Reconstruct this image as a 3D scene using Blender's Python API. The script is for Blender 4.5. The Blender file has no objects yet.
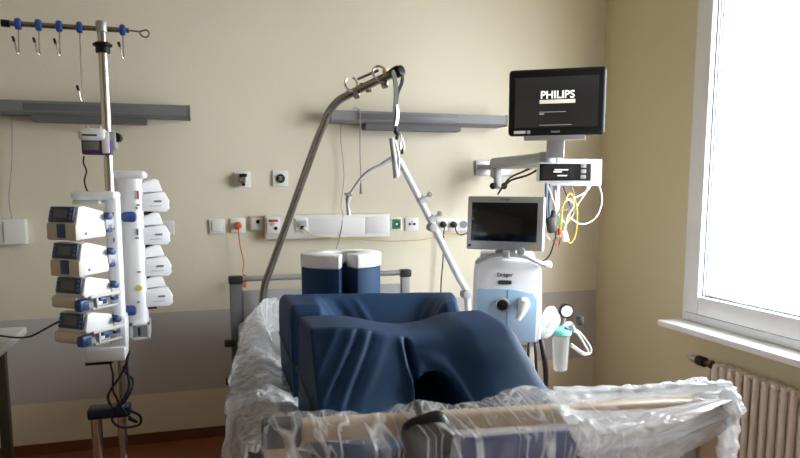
import bpy, bmesh, math, random
from mathutils import Vector, Matrix, noise
random.seed(7)
sc = bpy.context.scene
C = sc.collection
PI = math.pi
R = math.radians

# ------------------------------------------------------------------ camera model
F, CX, CY, YAW, PIT, H = 670.0, 400.0, 266.0, R(17), R(6.9), 1.45
def ray(x, y):
    a = (x - CX) / F; b = (y - CY) / F
    fw = math.cos(PIT) - b * math.sin(PIT); up = -math.sin(PIT) - b * math.cos(PIT)
    return Vector((a * math.cos(YAW) + fw * math.sin(YAW), -a * math.sin(YAW) + fw * math.cos(YAW), up))
def at(x, y, Y=None, X=None, Z=None):
    r = ray(x, y)
    t = Y / r.y if Y is not None else X / r.x if X is not None else (Z - H) / r.z
    return Vector((r.x * t, r.y * t, H + r.z * t))

D, XW = 3.9, 2.58          # back wall, window wall

# ------------------------------------------------------------------ materials
def mat(name, col, rough=.5, metal=0, noise_amt=0, noise_scale=8, bump=0, bump_scale=40, spec=.5,
        trans=0, emit=None, estr=0, alpha=None, coat=0, sheen=0):
    m = bpy.data.materials.new(name); m.use_nodes = True
    nt = m.node_tree; b = nt.nodes['Principled BSDF']
    b.inputs['Base Color'].default_value = (*col, 1)
    b.inputs['Roughness'].default_value = rough
    b.inputs['Metallic'].default_value = metal
    b.inputs['Specular IOR Level'].default_value = spec
    if coat: b.inputs['Coat Weight'].default_value = coat
    if sheen: b.inputs['Sheen Weight'].default_value = sheen
    if emit: b.inputs['Emission Color'].default_value = (*emit, 1); b.inputs['Emission Strength'].default_value = estr
    tc = nt.nodes.new('ShaderNodeTexCoord')
    if noise_amt:
        n = nt.nodes.new('ShaderNodeTexNoise'); n.inputs['Scale'].default_value = noise_scale; n.inputs['Detail'].default_value = 4
        nt.links.new(tc.outputs['Object'], n.inputs['Vector'])
        mx = nt.nodes.new('ShaderNodeMix'); mx.data_type = 'RGBA'
        mx.inputs['A'].default_value = (*[c * (1 - noise_amt) for c in col], 1)
        mx.inputs['B'].default_value = (*[min(1, c * (1 + noise_amt)) for c in col], 1)
        nt.links.new(n.outputs['Fac'], mx.inputs['Factor']); nt.links.new(mx.outputs['Result'], b.inputs['Base Color'])
    if bump:
        n = nt.nodes.new('ShaderNodeTexNoise'); n.inputs['Scale'].default_value = bump_scale; n.inputs['Detail'].default_value = 3
        nt.links.new(tc.outputs['Object'], n.inputs['Vector'])
        bp = nt.nodes.new('ShaderNodeBump'); bp.inputs['Strength'].default_value = bump; bp.inputs['Distance'].default_value = .01
        nt.links.new(n.outputs['Fac'], bp.inputs['Height']); nt.links.new(bp.outputs['Normal'], b.inputs['Normal'])
    if alpha is not None:
        out = nt.nodes['Material Output']; tr = nt.nodes.new('ShaderNodeBsdfTransparent'); ms = nt.nodes.new('ShaderNodeMixShader')
        ms.inputs[0].default_value = alpha
        nt.links.new(tr.outputs[0], ms.inputs[1]); nt.links.new(b.outputs[0], ms.inputs[2]); nt.links.new(ms.outputs[0], out.inputs[0])
    return m

M = dict(
    cream=mat('cream_wall_paint', (.62, .55, .41), .85, noise_amt=.03, noise_scale=3, bump=.15, bump_scale=120, spec=.2),
    cream2=mat('window_wall_paint', (.68, .60, .40), .85, noise_amt=.03, noise_scale=3, bump=.15, bump_scale=120, spec=.2),
    ceil=mat('ceiling_paint', (.52, .48, .40), .9, noise_amt=.02),
    white=mat('white_plastic', (.78, .78, .77), .35, noise_amt=.02),
    device=mat('device_white', (.80, .81, .83), .35, noise_amt=.03, noise_scale=20),
    socket=mat('socket_white', (.80, .79, .76), .4, noise_amt=.02),
    beige=mat('beige_device_front', (.62, .58, .50), .45, noise_amt=.04),
    ltgrey=mat('light_grey_plastic', (.42, .43, .44), .45, noise_amt=.03),
    midgrey=mat('mid_grey_lacquer', (.17, .175, .19), .45, noise_amt=.05),
    lampgrey=mat('lamp_grey', (.19, .19, .195), .5, noise_amt=.04),
    lampdark=mat('lamp_louvre_grey', (.14, .14, .145), .5, noise_amt=.1, noise_scale=60),
    dkgrey=mat('dark_grey_plastic', (.03, .032, .036), .5, noise_amt=.1),
    black=mat('black_plastic', (.006, .006, .007), .45, noise_amt=.1, spec=.3),
    rubber=mat('black_rubber', (.012, .012, .013), .6, noise_amt=.1),
    chrome=mat('chrome', (.62, .60, .57), .22, 1, noise_amt=.05, noise_scale=30),
    steel=mat('brushed_steel', (.36, .34, .31), .25, 1, noise_amt=.05, noise_scale=60),
    alu=mat('satin_aluminium', (.50, .50, .51), .42, .8, noise_amt=.03),
    bluep=mat('dark_blue_plastic', (.02, .06, .20), .4, noise_amt=.05),
    blueh=mat('hook_blue', (.02, .09, .35), .4, noise_amt=.05),
    screenblue=mat('keypad_navy', (.015, .035, .085), .35, noise_amt=.1, noise_scale=80),
    lcd=mat('grey_display', (.10, .11, .12), .2, noise_amt=.1, noise_scale=30),
    lcdg=mat('dim_lcd', (.16, .17, .14), .3, noise_amt=.05),
    purple=mat('purple_plastic', (.09, .03, .16), .45, noise_amt=.05),
    navy=mat('navy_coated_fabric', (.011, .037, .094), .6, noise_amt=.06, noise_scale=5, bump=.1, bump_scale=300, spec=.16),
    foam=mat('white_foam', (.78, .78, .78), .8, noise_amt=.03, bump=.2, bump_scale=200),
    screen=mat('dark_screen', (.006, .006, .007), .12, noise_amt=.05),
    screenon=mat('lit_dark_screen', (.01, .01, .01), .2, emit=(.012, .012, .012), estr=.5),
    glowtext=mat('lit_screen_text', (.6, .6, .6), .5, emit=(.9, .88, .82), estr=.6),
    logo=mat('dark_lettering', (.02, .03, .06), .5),
    logow=mat('pale_lettering', (.5, .5, .5), .5),
    ventblue=mat('pale_blue_cover', (.36, .53, .70), .10, noise_amt=.28, noise_scale=5, coat=.6),
    orange=mat('orange_cord', (.60, .13, .03), .5, noise_amt=.05),
    yellow=mat('yellow_cord', (.62, .50, .18), .5, noise_amt=.05),
    yel2=mat('yellow_lead', (.70, .48, .06), .45),
    greenl=mat('green_lead', (.10, .45, .12), .45),
    bluel=mat('blue_lead', (.05, .16, .42), .45),
    whitec=mat('white_cable', (.78, .78, .74), .4, noise_amt=.02),
    greyc=mat('grey_cord', (.30, .30, .29), .5),
    green=mat('green_socket', (.015, .24, .09), .4, noise_amt=.05),
    turq=mat('turquoise_lid', (.20, .62, .52), .4, noise_amt=.05),
    jar=mat('clear_jar', (.72, .74, .74), .08, alpha=.34, spec=.8),
    blued=mat('blue_footboard_panel', (.018, .045, .26), .35, noise_amt=.08),
    wood=mat('pale_beech_rail', (.52, .41, .29), .45, noise_amt=.08, noise_scale=14),
    mattress=mat('mattress_cover', (.40, .42, .46), .6, noise_amt=.05, bump=.2),
    enamel=mat('radiator_enamel', (.76, .71, .61), .4, noise_amt=.03),
    brass=mat('old_brass', (.12, .08, .05), .45, .7, noise_amt=.2, noise_scale=40),
    frame=mat('window_frame_pvc', (.80, .80, .81), .35, noise_amt=.02),
    seal=mat('grey_window_seal', (.05, .065, .08), .5),
    sill=mat('sill_white', (.82, .82, .82), .3, noise_amt=.02),
    tabletop=mat('pale_laminate', (.62, .62, .62), .35, noise_amt=.03),
    brownwood=mat('dark_brown_leg', (.05, .035, .025), .5, noise_amt=.15),
    sticker=mat('yellow_sticker', (.75, .60, .05), .5),
    redmark=mat('red_mark', (.5, .05, .04), .5),
    velcro=mat('grey_webbing', (.085, .09, .085), .75, noise_amt=.15, noise_scale=60, bump=.3, bump_scale=300),
)

def wall_back_mat():
    m = mat('cream_wall_with_grey_band', (.62, .55, .41), .8, bump=.15, bump_scale=120, spec=.2)
    nt = m.node_tree; b = nt.nodes['Principled BSDF']
    g = nt.nodes.new('ShaderNodeNewGeometry'); s = nt.nodes.new('ShaderNodeSeparateXYZ'); nt.links.new(g.outputs['Position'], s.inputs[0])
    a = nt.nodes.new('ShaderNodeMath'); a.operation = 'GREATER_THAN'; a.inputs[1].default_value = .285
    c = nt.nodes.new('ShaderNodeMath'); c.operation = 'LESS_THAN'; c.inputs[1].default_value = .745
    d = nt.nodes.new('ShaderNodeMath'); d.operation = 'MULTIPLY'
    nt.links.new(s.outputs[2], a.inputs[0]); nt.links.new(s.outputs[2], c.inputs[0]); nt.links.new(a.outputs[0], d.inputs[0]); nt.links.new(c.outputs[0], d.inputs[1])
    n = nt.nodes.new('ShaderNodeTexNoise'); n.inputs['Scale'].default_value = 2.5
    n2 = nt.nodes.new('ShaderNodeMix'); n2.data_type = 'RGBA'; n2.inputs['A'].default_value = (.73, .675, .54, 1); n2.inputs['B'].default_value = (.765, .71, .575, 1)
    nt.links.new(g.outputs['Position'], n.inputs['Vector']); nt.links.new(n.outputs['Fac'], n2.inputs['Factor'])
    mx = nt.nodes.new('ShaderNodeMix'); mx.data_type = 'RGBA'; mx.inputs['B'].default_value = (.53, .51, .51, 1)
    nt.links.new(d.outputs[0], mx.inputs['Factor']); nt.links.new(n2.outputs['Result'], mx.inputs['A']); nt.links.new(mx.outputs['Result'], b.inputs['Base Color'])
    return m
M['wall_back'] = wall_back_mat()
M['floor'] = mat('red_brown_linoleum', (.24, .085, .035), .4, noise_amt=.2, noise_scale=25)

def plastic_mat(name, base, cloud, streak, scale, stretch=(1, 1, 1), rot=(0, 0, 0), w_=.035, trl=.4, bump=.6, dist=.8, det=3):
    m = bpy.data.materials.new(name); m.use_nodes = True; nt = m.node_tree; b = nt.nodes['Principled BSDF']; out = nt.nodes['Material Output']
    N = nt.nodes.new; K = nt.links.new
    b.inputs['Base Color'].default_value = (.90, .91, .93, 1); b.inputs['Roughness'].default_value = .22; b.inputs['Specular IOR Level'].default_value = .8
    tc = N('ShaderNodeTexCoord'); mp = N('ShaderNodeMapping'); mp.inputs['Scale'].default_value = stretch; mp.inputs['Rotation'].default_value = rot
    K(tc.outputs['Object'], mp.inputs[0])
    def M2(op, a, b_):
        q = N('ShaderNodeMath'); q.operation = op
        for k, v in enumerate((a, b_)):
            if isinstance(v, (int, float)): q.inputs[k].default_value = v
            elif v is not None: K(v, q.inputs[k])
        return q.outputs[0]
    rid = None
    for k, (sc_, ww) in enumerate(((scale, w_), (scale * 2.3, w_ * 1.3))):
        n = N('ShaderNodeTexNoise'); n.inputs['Scale'].default_value = sc_; n.inputs['Detail'].default_value = det; n.inputs['Distortion'].default_value = dist
        K(mp.outputs[0], n.inputs['Vector'])
        a = M2('ABSOLUTE', M2('SUBTRACT', n.outputs['Fac'], .5), None)
        r = M2('MAXIMUM', M2('SUBTRACT', 1.0, M2('DIVIDE', a, ww)), 0.0)
        if k: r = M2('MULTIPLY', r, .6)
        rid = r if rid is None else M2('MAXIMUM', rid, r)
    c = N('ShaderNodeTexNoise'); c.inputs['Scale'].default_value = scale * .6; c.inputs['Detail'].default_value = 4; K(mp.outputs[0], c.inputs['Vector'])
    cr = N('ShaderNodeMapRange'); cr.inputs['From Min'].default_value = .38; cr.inputs['From Max'].default_value = .66; K(c.outputs['Fac'], cr.inputs['Value'])
    op = M2('ADD', M2('ADD', M2('MULTIPLY', rid, streak), M2('MULTIPLY', cr.outputs[0], cloud)), base)
    op = M2('MINIMUM', op, .97)
    bp = N('ShaderNodeBump'); bp.inputs['Strength'].default_value = bump; bp.inputs['Distance'].default_value = .015
    K(M2('ADD', rid, c.outputs['Fac']), bp.inputs['Height']); K(bp.outputs[0], b.inputs['Normal'])
    tl = N('ShaderNodeBsdfTranslucent'); tl.inputs[0].default_value = (.92, .93, .95, 1); m0 = N('ShaderNodeMixShader'); m0.inputs[0].default_value = trl
    K(b.outputs[0], m0.inputs[1]); K(tl.outputs[0], m0.inputs[2])
    tr = N('ShaderNodeBsdfTransparent'); ms = N('ShaderNodeMixShader')
    K(op, ms.inputs[0]); K(tr.outputs[0], ms.inputs[1]); K(m0.outputs[0], ms.inputs[2]); K(ms.outputs[0], out.inputs[0])
    return m
M['film_left'] = plastic_mat('crumpled_clear_film', .40, .35, .5, 5)
M['film_foot'] = plastic_mat('stretched_clear_film', .06, .19, .62, 4.5, (3.2, .6, .45), (0, R(38), 0), .026, bump=.3, dist=.1, det=1.5)
M['film_right'] = plastic_mat('bunched_clear_film', .45, .3, .6, 7, (1, 1, 1.5), bump=.4)
M['film_fan'] = plastic_mat('swept_clear_film', .66, .24, .30, 4, (.6, 1, 2.6), (0, R(-25), 0), bump=.3, dist=.4)
M['bag'] = plastic_mat('small_film_bag', .6, .3, .4, 30)
def glass_mat():
    m = bpy.data.materials.new('window_glass'); m.use_nodes = True; nt = m.node_tree; nt.nodes.remove(nt.nodes['Principled BSDF'])
    tr = nt.nodes.new('ShaderNodeBsdfTransparent'); gl = nt.nodes.new('ShaderNodeBsdfGlossy'); gl.inputs['Roughness'].default_value = .02
    ms = nt.nodes.new('ShaderNodeMixShader'); ms.inputs[0].default_value = .05
    nt.links.new(tr.outputs[0], ms.inputs[1]); nt.links.new(gl.outputs[0], ms.inputs[2]); nt.links.new(ms.outputs[0], nt.nodes['Material Output'].inputs[0])
    return m
M['glass'] = glass_mat()

# ------------------------------------------------------------------ mesh builder
class MB:
    def __init__(s): s.bm = bmesh.new()
    def box(s, lo, hi, bev=0, seg=2, mtx=None):
        t = bmesh.new()
        vs = [t.verts.new((x, y, z)) for x in (lo[0], hi[0]) for y in (lo[1], hi[1]) for z in (lo[2], hi[2])]
        for f in ((0, 1, 3, 2), (4, 6, 7, 5), (0, 4, 5, 1), (2, 3, 7, 6), (0, 2, 6, 4), (1, 5, 7, 3)): t.faces.new([vs[i] for i in f])
        if bev: bmesh.ops.bevel(t, geom=t.edges[:], offset=bev, segments=seg, affect='EDGES', profile=.5)
        if mtx: bmesh.ops.transform(t, matrix=mtx, verts=t.verts[:])
        s._merge(t); return s
    def cbox(s, c, size, bev=0, seg=2, rot=None):
        m = Matrix.Translation(Vector(c)) @ (rot.to_matrix().to_4x4() if hasattr(rot, 'to_matrix') else (rot or Matrix.Identity(4)))
        h = [a / 2 for a in size]
        return s.box([-a for a in h], h, bev, seg, m)
    def _merge(s, t):
        bmesh.ops.recalc_face_normals(t, faces=t.faces[:])
        me = bpy.data.meshes.new('t'); t.to_mesh(me); t.free(); s.bm.from_mesh(me); bpy.data.meshes.remove(me)
    def tube(s, pts, r, n=10, closed=False, caps=True):
        pts = [Vector(p) for p in pts]; t = bmesh.new(); rings = []
        rr = r if isinstance(r, (list, tuple)) else [r] * len(pts)
        up = None
        for i, p in enumerate(pts):
            a = pts[i - 1] if (i > 0 or closed) else pts[i]; b = pts[(i + 1) % len(pts)] if (i < len(pts) - 1 or closed) else pts[i]
            d = (b - a); d = d.normalized() if d.length > 1e-9 else Vector((0, 0, 1))
            if up is None: up = Vector((0, 0, 1)) if abs(d.z) < .9 else Vector((1, 0, 0))
            x = d.cross(up)
            if x.length < 1e-5: x = d.orthogonal()
            x.normalize(); y = x.cross(d).normalized(); up = y
            rings.append([t.verts.new(p + rr[i] * (math.cos(2 * PI * k / n) * x + math.sin(2 * PI * k / n) * y)) for k in range(n)])
        m = len(rings)
        for i in range(m if closed else m - 1):
            A, B = rings[i], rings[(i + 1) % m]
            for k in range(n): t.faces.new((A[k], A[(k + 1) % n], B[(k + 1) % n], B[k]))
        if caps and not closed: t.faces.new(rings[0]); t.faces.new(rings[-1][::-1])
        s._merge(t); return s
    def cyl(s, a, b, r, r2=None, n=20, bev=0):
        a = Vector(a); b = Vector(b); r2 = r if r2 is None else r2
        if bev:
            d = (b - a).normalized() * bev
            return s.tube([a, a + d * .3, a + d, b - d, b - d * .3, b], [r - bev, r - bev * .3, r, r2, r2 - bev * .3, r2 - bev], n)
        return s.tube([a, b], [r, r2], n)
    def lathe(s, prof, c=(0, 0, 0), n=28, mtx=None):
        t = bmesh.new(); rings = []
        for (r, z) in prof: rings.append([t.verts.new((r * math.cos(2 * PI * k / n), r * math.sin(2 * PI * k / n), z)) for k in range(n)])
        for A, B in zip(rings, rings[1:]):
            for k in range(n): t.faces.new((A[k], A[(k + 1) % n], B[(k + 1) % n], B[k]))
        t.faces.new(rings[0][::-1]); t.faces.new(rings[-1])
        m = Matrix.Translation(Vector(c)) @ (mtx or Matrix.Identity(4)); bmesh.ops.transform(t, matrix=m, verts=t.verts[:])
        s._merge(t); return s
    def prism(s, poly, depth, mtx=None, bev=0):      # poly in xz, extruded along +y
        t = bmesh.new()
        A = [t.verts.new((x, 0, z)) for x, z in poly]; B = [t.verts.new((x, depth, z)) for x, z in poly]; n = len(poly)
        t.faces.new(A); t.faces.new(B[::-1])
        for k in range(n): t.faces.new((A[k], B[k], B[(k + 1) % n], A[(k + 1) % n]))
        bmesh.ops.recalc_face_normals(t, faces=t.faces[:])
        if bev: bmesh.ops.bevel(t, geom=t.edges[:], offset=bev, segments=2, affect='EDGES', profile=.5)
        if mtx: bmesh.ops.transform(t, matrix=mtx, verts=t.verts[:])
        s._merge(t); return s
    def ball(s, c, r, sc_=(1, 1, 1), n=16):
        t = bmesh.new(); bmesh.ops.create_uvsphere(t, u_segments=n, v_segments=n // 2 + 2, radius=r)
        bmesh.ops.transform(t, matrix=Matrix.Translation(Vector(c)) @ Matrix.Diagonal((*sc_, 1)), verts=t.verts[:]); s._merge(t); return s
    def grid(s, fn, nu, nv, thick=0):
        t = bmesh.new()
        V = [[t.verts.new(fn(i / nu, j / nv)) for j in range(nv + 1)] for i in range(nu + 1)]
        for i in range(nu):
            for j in range(nv): t.faces.new((V[i][j], V[i + 1][j], V[i + 1][j + 1], V[i][j + 1]))
        s._merge(t); return s
    def solid(s, fn, fnb, nu, nv):                   # top fn, bottom fnb, stitched sides
        t = bmesh.new()
        A = [[t.verts.new(fn(i / nu, j / nv)) for j in range(nv + 1)] for i in range(nu + 1)]
        B = [[t.verts.new(fnb(i / nu, j / nv)) for j in range(nv + 1)] for i in range(nu + 1)]
        for i in range(nu):
            for j in range(nv):
                t.faces.new((A[i][j], A[i + 1][j], A[i + 1][j + 1], A[i][j + 1])); t.faces.new((B[i][j], B[i][j + 1], B[i + 1][j + 1], B[i + 1][j]))
        def side(a, b):
            for k in range(len(a) - 1): t.faces.new((a[k], b[k], b[k + 1], a[k + 1]))
        side([A[i][0] for i in range(nu + 1)], [B[i][0] for i in range(nu + 1)]); side([A[i][nv] for i in range(nu + 1)], [B[i][nv] for i in range(nu + 1)])
        side([A[0][j] for j in range(nv + 1)], [B[0][j] for j in range(nv + 1)]); side([A[nu][j] for j in range(nv + 1)], [B[nu][j] for j in range(nv + 1)])
        s._merge(t); return s
    def build(s, name, m, parent=None, world=True, smooth=40):
        me = bpy.data.meshes.new(name); s.bm.to_mesh(me); s.bm.free()
        o = bpy.data.objects.new(name, me); C.objects.link(o); me.materials.append(M[m] if isinstance(m, str) else m)
        if parent:
            o.parent = parent
            if world: me.transform(wm(parent).inverted())
        if smooth:
            for p in me.polygons: p.use_smooth = True
            try: me.set_sharp_from_angle(angle=R(smooth))
            except Exception: pass
        return o
def wm(o):
    m = Matrix.LocRotScale(o.location, o.rotation_euler, None)
    return (wm(o.parent) @ m) if o.parent else m
def thing(name, label, cat, loc=(0, 0, 0), rotz=0, group=None):
    o = bpy.data.objects.new(name, None); C.objects.link(o); o.empty_display_size = .05
    o.location = loc; o.rotation_euler = (0, 0, rotz); o['label'] = label; o['category'] = cat
    if group: o['group'] = group
    return o
def tag(o, label, cat, group=None):
    o['label'] = label; o['category'] = cat
    if group: o['group'] = group
    return o
def rebase(o):                                        # put a one-mesh thing's origin at the middle of its base
    me = o.data; n = len(me.vertices); xs = [v.co for v in me.vertices]
    c = Vector((sum(v.x for v in xs) / n, sum(v.y for v in xs) / n, min(v.z for v in xs)))
    me.transform(Matrix.Translation(-c)); o.location = c; return o
def solo(mb, name, m, label, cat, group=None, smooth=40):
    return rebase(tag(mb.build(name, m, smooth=smooth), label, cat, group))
def struct(mb, name, m, parent=None, smooth=0):
    o = mb.build(name, m, parent, smooth=smooth)
    if not parent: o['kind'] = 'structure'
    return o
def curve(pts, n=8):                                  # Catmull-Rom through the points
    P = [Vector(p) for p in pts]; P = [2 * P[0] - P[1]] + P + [2 * P[-1] - P[-2]]; out = []
    for i in range(1, len(P) - 2):
        for k in range(n):
            t = k / n; a, b, c, d = P[i - 1:i + 3]
            out.append(.5 * ((2 * b) + (c - a) * t + (2 * a - 5 * b + 4 * c - d) * t * t + (3 * b - a - 3 * c + d) * t ** 3))
    out.append(P[-2]); return out
def text(body, size, name, m, parent, mtx, bold=0, sx=1, depth=.0006):
    cu = bpy.data.curves.new(name, 'FONT'); cu.body = body; cu.size = size; cu.align_x = 'CENTER'; cu.align_y = 'CENTER'; cu.extrude = depth; cu.offset = bold
    t = bpy.data.objects.new(name, cu); C.objects.link(t)
    dg = bpy.context.evaluated_depsgraph_get(); me = bpy.data.meshes.new_from_object(t.evaluated_get(dg))
    bpy.data.objects.remove(t); bpy.data.curves.remove(cu)
    me.transform(Matrix.Diagonal((sx, 1, 1, 1))); me.transform(mtx)
    o = bpy.data.objects.new(name, me); C.objects.link(o); o.parent = parent; me.materials.clear(); me.materials.append(M[m]); return o
UPRIGHT = Matrix.Rotation(PI / 2, 4, 'X')             # text plane facing -y
def gauss(x, s): return math.exp(-(x / s) ** 2)
def sstep(a, b, x):
    t = max(0, min(1, (x - a) / (b - a))); return t * t * (3 - 2 * t)
def lerp_tab(tab, t):
    for (a, va), (b, vb) in zip(tab, tab[1:]):
        if t <= b:
            k = (t - a) / (b - a); k = max(0, min(1, k))
            return va + (vb - va) * k
    return tab[-1][1]
def lerp_s(tab, t):                                   # smooth version
    for (a, va), (b, vb) in zip(tab, tab[1:]):
        if t <= b: return va + (vb - va) * sstep(a, b, t)
    return tab[-1][1]

# ------------------------------------------------------------------ the room
X0, Y0, ZC = -2.6, -2.6, 2.9
struct(MB().box((X0, Y0, -.05), (XW + .3, D + .1, 0)), 'floor', 'floor')
struct(MB().box((X0, Y0, ZC), (XW + .3, D + .1, ZC + .1)), 'ceiling', 'ceil')
struct(MB().box((X0, D, 0), (XW + .3, D + .1, ZC)), 'wall_back', 'wall_back')
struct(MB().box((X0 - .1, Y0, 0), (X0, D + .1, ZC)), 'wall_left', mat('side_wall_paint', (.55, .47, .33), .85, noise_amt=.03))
struct(MB().box((X0 - .1, Y0 - .1, 0), (XW + .3, Y0, ZC)), 'wall_front', mat('front_wall_paint', (.32, .27, .19), .85, noise_amt=.03))
WZ0, WZ1 = .712, 2.55
wins = [(1.05, 3.045), (-1.9, -1.1)]
w = MB()
w.box((XW, Y0, 0), (XW + .3, D + .1, WZ0)); w.box((XW, Y0, WZ1), (XW + .3, D + .1, ZC))
edges = [(wins[0][1], D + .1), (wins[1][1], wins[0][0]), (Y0, wins[1][0])]
for a, b in edges: w.box((XW, a, WZ0), (XW + .3, b, WZ1))
struct(w, 'wall_right', 'cream2')
struct(MB().box((X0, D - .012, 0), (XW, D, .06)), 'baseboard_back', mat('brown_skirting', (.16, .055, .025), .45, noise_amt=.1))

def window(i, ya, yb):
    root = bpy.data.objects.new('window_%d' % i, None); C.objects.link(root); root['kind'] = 'structure'; root.location = (XW, (ya + yb) / 2, WZ0)
    x0, x1 = XW - .012, XW + .07
    f = MB(); t = .05
    f.box((x0, ya, WZ0), (x1, ya + t, WZ1), .006); f.box((x0, yb - t, WZ0), (x1, yb, WZ1), .006)
    f.box((x0, ya + t, WZ0), (x1, yb - t, WZ0 + .06), .006); f.box((x0, ya + t, WZ1 - t), (x1, yb - t, WZ1), .006)
    f.build('window_frame', 'frame', root)
    s = MB(); a, b, c, d = ya + t - .012, yb - t + .012, WZ0 + .05, WZ1 - t + .01; k = .098; sx0 = x0 - .02
    s.box((sx0, a, c), (x1 - .02, a + k, d), .008); s.box((sx0, b - k, c), (x1 - .02, b, d), .008)
    s.box((sx0, a + k, c), (x1 - .02, b - k, c + k), .008); s.box((sx0, a + k, d - k), (x1 - .02, b - k, d), .008)
    s.build('sash', 'frame', root)
    q_ = MB(); e_ = .005
    for lo, hi in (((a - e_, c - e_), (b + e_, c)), ((a - e_, d), (b + e_, d + e_)), ((a - e_, c), (a, d)), ((b, c), (b + e_, d))): q_.box((x0 - .003, lo[0], lo[1]), (x0 + .004, hi[0], hi[1]))
    q_.build('sash_gap', 'seal', root)
    g = MB(); a2, b2, c2, d2 = a + k, b - k, c + k, d - k
    for xx, q in ((x0 + .01, .006), (x0 + .028, .005), (x0 + .045, .005)):
        for lo, hi in (((xx, a2, c2), (xx + .004, a2 + q, d2)), ((xx, b2 - q, c2), (xx + .004, b2, d2)), ((xx, a2, c2), (xx + .004, b2, c2 + q)), ((xx, a2, d2 - q), (xx + .004, b2, d2))):
            g.box(lo, hi)
    g.build('seal', 'seal', root)
    MB().box((x0 + .02, a2 - .01, c2 - .01), (x0 + .024, b2 + .01, d2 + .01)).build('glass_pane', 'glass', root)
    j = MB(); j.box((sx0 - .004, yb - t - .012, WZ0 + .12), (x0 + .002, yb - t + .016, WZ0 + .17), .003); j.build('hinge', 'frame', root)
    return root
for i, (a, b) in enumerate(wins): window(i + 1, a, b)
# sill board
SX = XW - .15
e0 = at(657.5, 320, X=SX)
for i, (a, b) in enumerate(wins):
    yb = e0.y if i == 0 else b + .1
    struct(MB().box((SX, a - .1, WZ0 - .035), (XW - .001, yb, WZ0 - .001), .006), 'trim_%d' % (i + 1), 'sill')

# ------------------------------------------------------------------ radiator
RX0, RX1 = XW - .115, XW - .035
ry0 = at(713, 363, X=RX0).y
rad = thing('radiator', 'cream column radiator below the window sill', 'radiator', ((RX0 + RX1) / 2, ry0 - .6, 0))
RZ0, RZ1 = .10, .566
pitch = .052
for k in range(26):
    y = ry0 - k * pitch
    b = MB()
    for xx in (RX0 + .016, RX1 - .016):
        b.tube([(xx, y, RZ0 + .03), (xx, y, RZ1 - .03)], .0155, 12)
    for z in (RZ0 + .025, RZ1 - .025):
        b.tube([(RX0 + .006, y, z), (RX0 + .02, y, z), (RX1 - .02, y, z), (RX1 - .006, y, z)], [.010, .0165, .0165, .010], 12)
    for z in (RZ0 + .03, RZ1 - .03):
        b.cyl(((RX0 + RX1) / 2, y - pitch / 2, z), ((RX0 + RX1) / 2, y + pitch / 2, z), .014, n=10)
    b.build('section', 'enamel', rad)
zz = RZ1 - .03; xc = (RX0 + RX1) / 2
for y in (ry0 - .3, ry0 - 1.1): MB().box((xc - .01, y - .01, zz - .02), (XW - .001, y + .01, zz + .01)).build('bracket', 'enamel', rad)
for y in (ry0 - .02, ry0 - 1.28): MB().box((xc - .012, y - .012, 0), (xc + .012, y + .012, RZ0 + .02)).build('foot', 'enamel', rad)
val = thing('radiator_valve', 'bare brass and chrome valve on the end of the radiator', 'valve', (xc, ry0 + .1, zz))
MB().cyl((xc, ry0 + .02, zz), (xc, ry0 + .10, zz), .013).cyl((xc, ry0 + .045, zz), (xc, ry0 + .068, zz), .021, n=6).build('union', 'brass', val)
MB().cyl((xc, ry0 + .10, zz), (xc, ry0 + .15, zz), .026, n=20, bev=.003).build('collar', 'black', val)
MB().cyl((xc, ry0 + .15, zz), (xc, ry0 + .20, zz), .023, .017).cyl((xc, ry0 + .20, zz), (xc, ry0 + .235, zz), .006).build('spindle', 'alu', val)
MB().cyl((xc + .01, ry0 + .075, zz), (xc + .01, ry0 + .075, 0), .008).build('pipe', 'enamel', val)

# ------------------------------------------------------------------ wall lamps
def wall_lamp(xl, xr, yt_l, label, louv, cordlabel=None):
    Yf = D - .17
    a = at(xl, yt_l[0], Y=Yf); b = at(xr, yt_l[1], Y=Yf); z1 = (a.z + b.z) / 2 if xl > 0 else b.z
    hgt = .062
    t = thing('wall_lamp', label, 'lamp', ((a.x + b.x) / 2, D, z1 - hgt))
    prof = [(0, z1 - .012), (0, z1 - hgt + .008), (.012, z1 - hgt), (.17, z1 - hgt), (.17, z1)]
    # extrude the profile along x
    mm = Matrix(((0, 1, 0, a.x), (1, 0, 0, Yf), (0, 0, 1, 0), (0, 0, 0, 1)))
    prof2 = [(p[0], p[1]) for p in prof]
    MB().prism([(0.0, z1), (0, z1 - hgt + .01), (.014, z1 - hgt), (.168, z1 - hgt), (.168, z1)], b.x - a.x, mm).build('housing', 'lampgrey', t, smooth=0)
    # end cap
    for xx in (a.x, b.x):
        MB().box((xx - .006, Yf - .003, z1 - hgt - .002), (xx + .006, D - .001, z1 + .003), .003).build('end_cap', 'midgrey', t)
    c = at(louv[0], 120, Y=Yf + .04); d = at(louv[1], 120, Y=Yf + .04)
    MB().prism([(.03, z1 - hgt), (.045, z1 - hgt - .035), (.14, z1 - hgt - .035), (.155, z1 - hgt)], d.x - c.x, Matrix(((0, 1, 0, c.x), (1, 0, 0, Yf), (0, 0, 1, 0), (0, 0, 0, 1)))).build('downlight_cover', 'lampdark', t, smooth=0)
    e0_ = at(louv[0] - 8, 110, Y=Yf); e1_ = at(louv[1] - 2, 110, Y=Yf)
    MB().box((e0_.x, Yf - .003, z1 - hgt + .016), (e1_.x, Yf + .005, z1 - .012), .002).build('grille', 'lampdark', t)
    return t, z1
wall_lamp(-60, 189, (100, 105.5), 'long grey wall lamp behind the infusion stand', (31, 146))
wall_lamp(332, 507, (110, 115.5), 'grey wall lamp on the wall behind the lifting pole', (366, 461))
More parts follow.
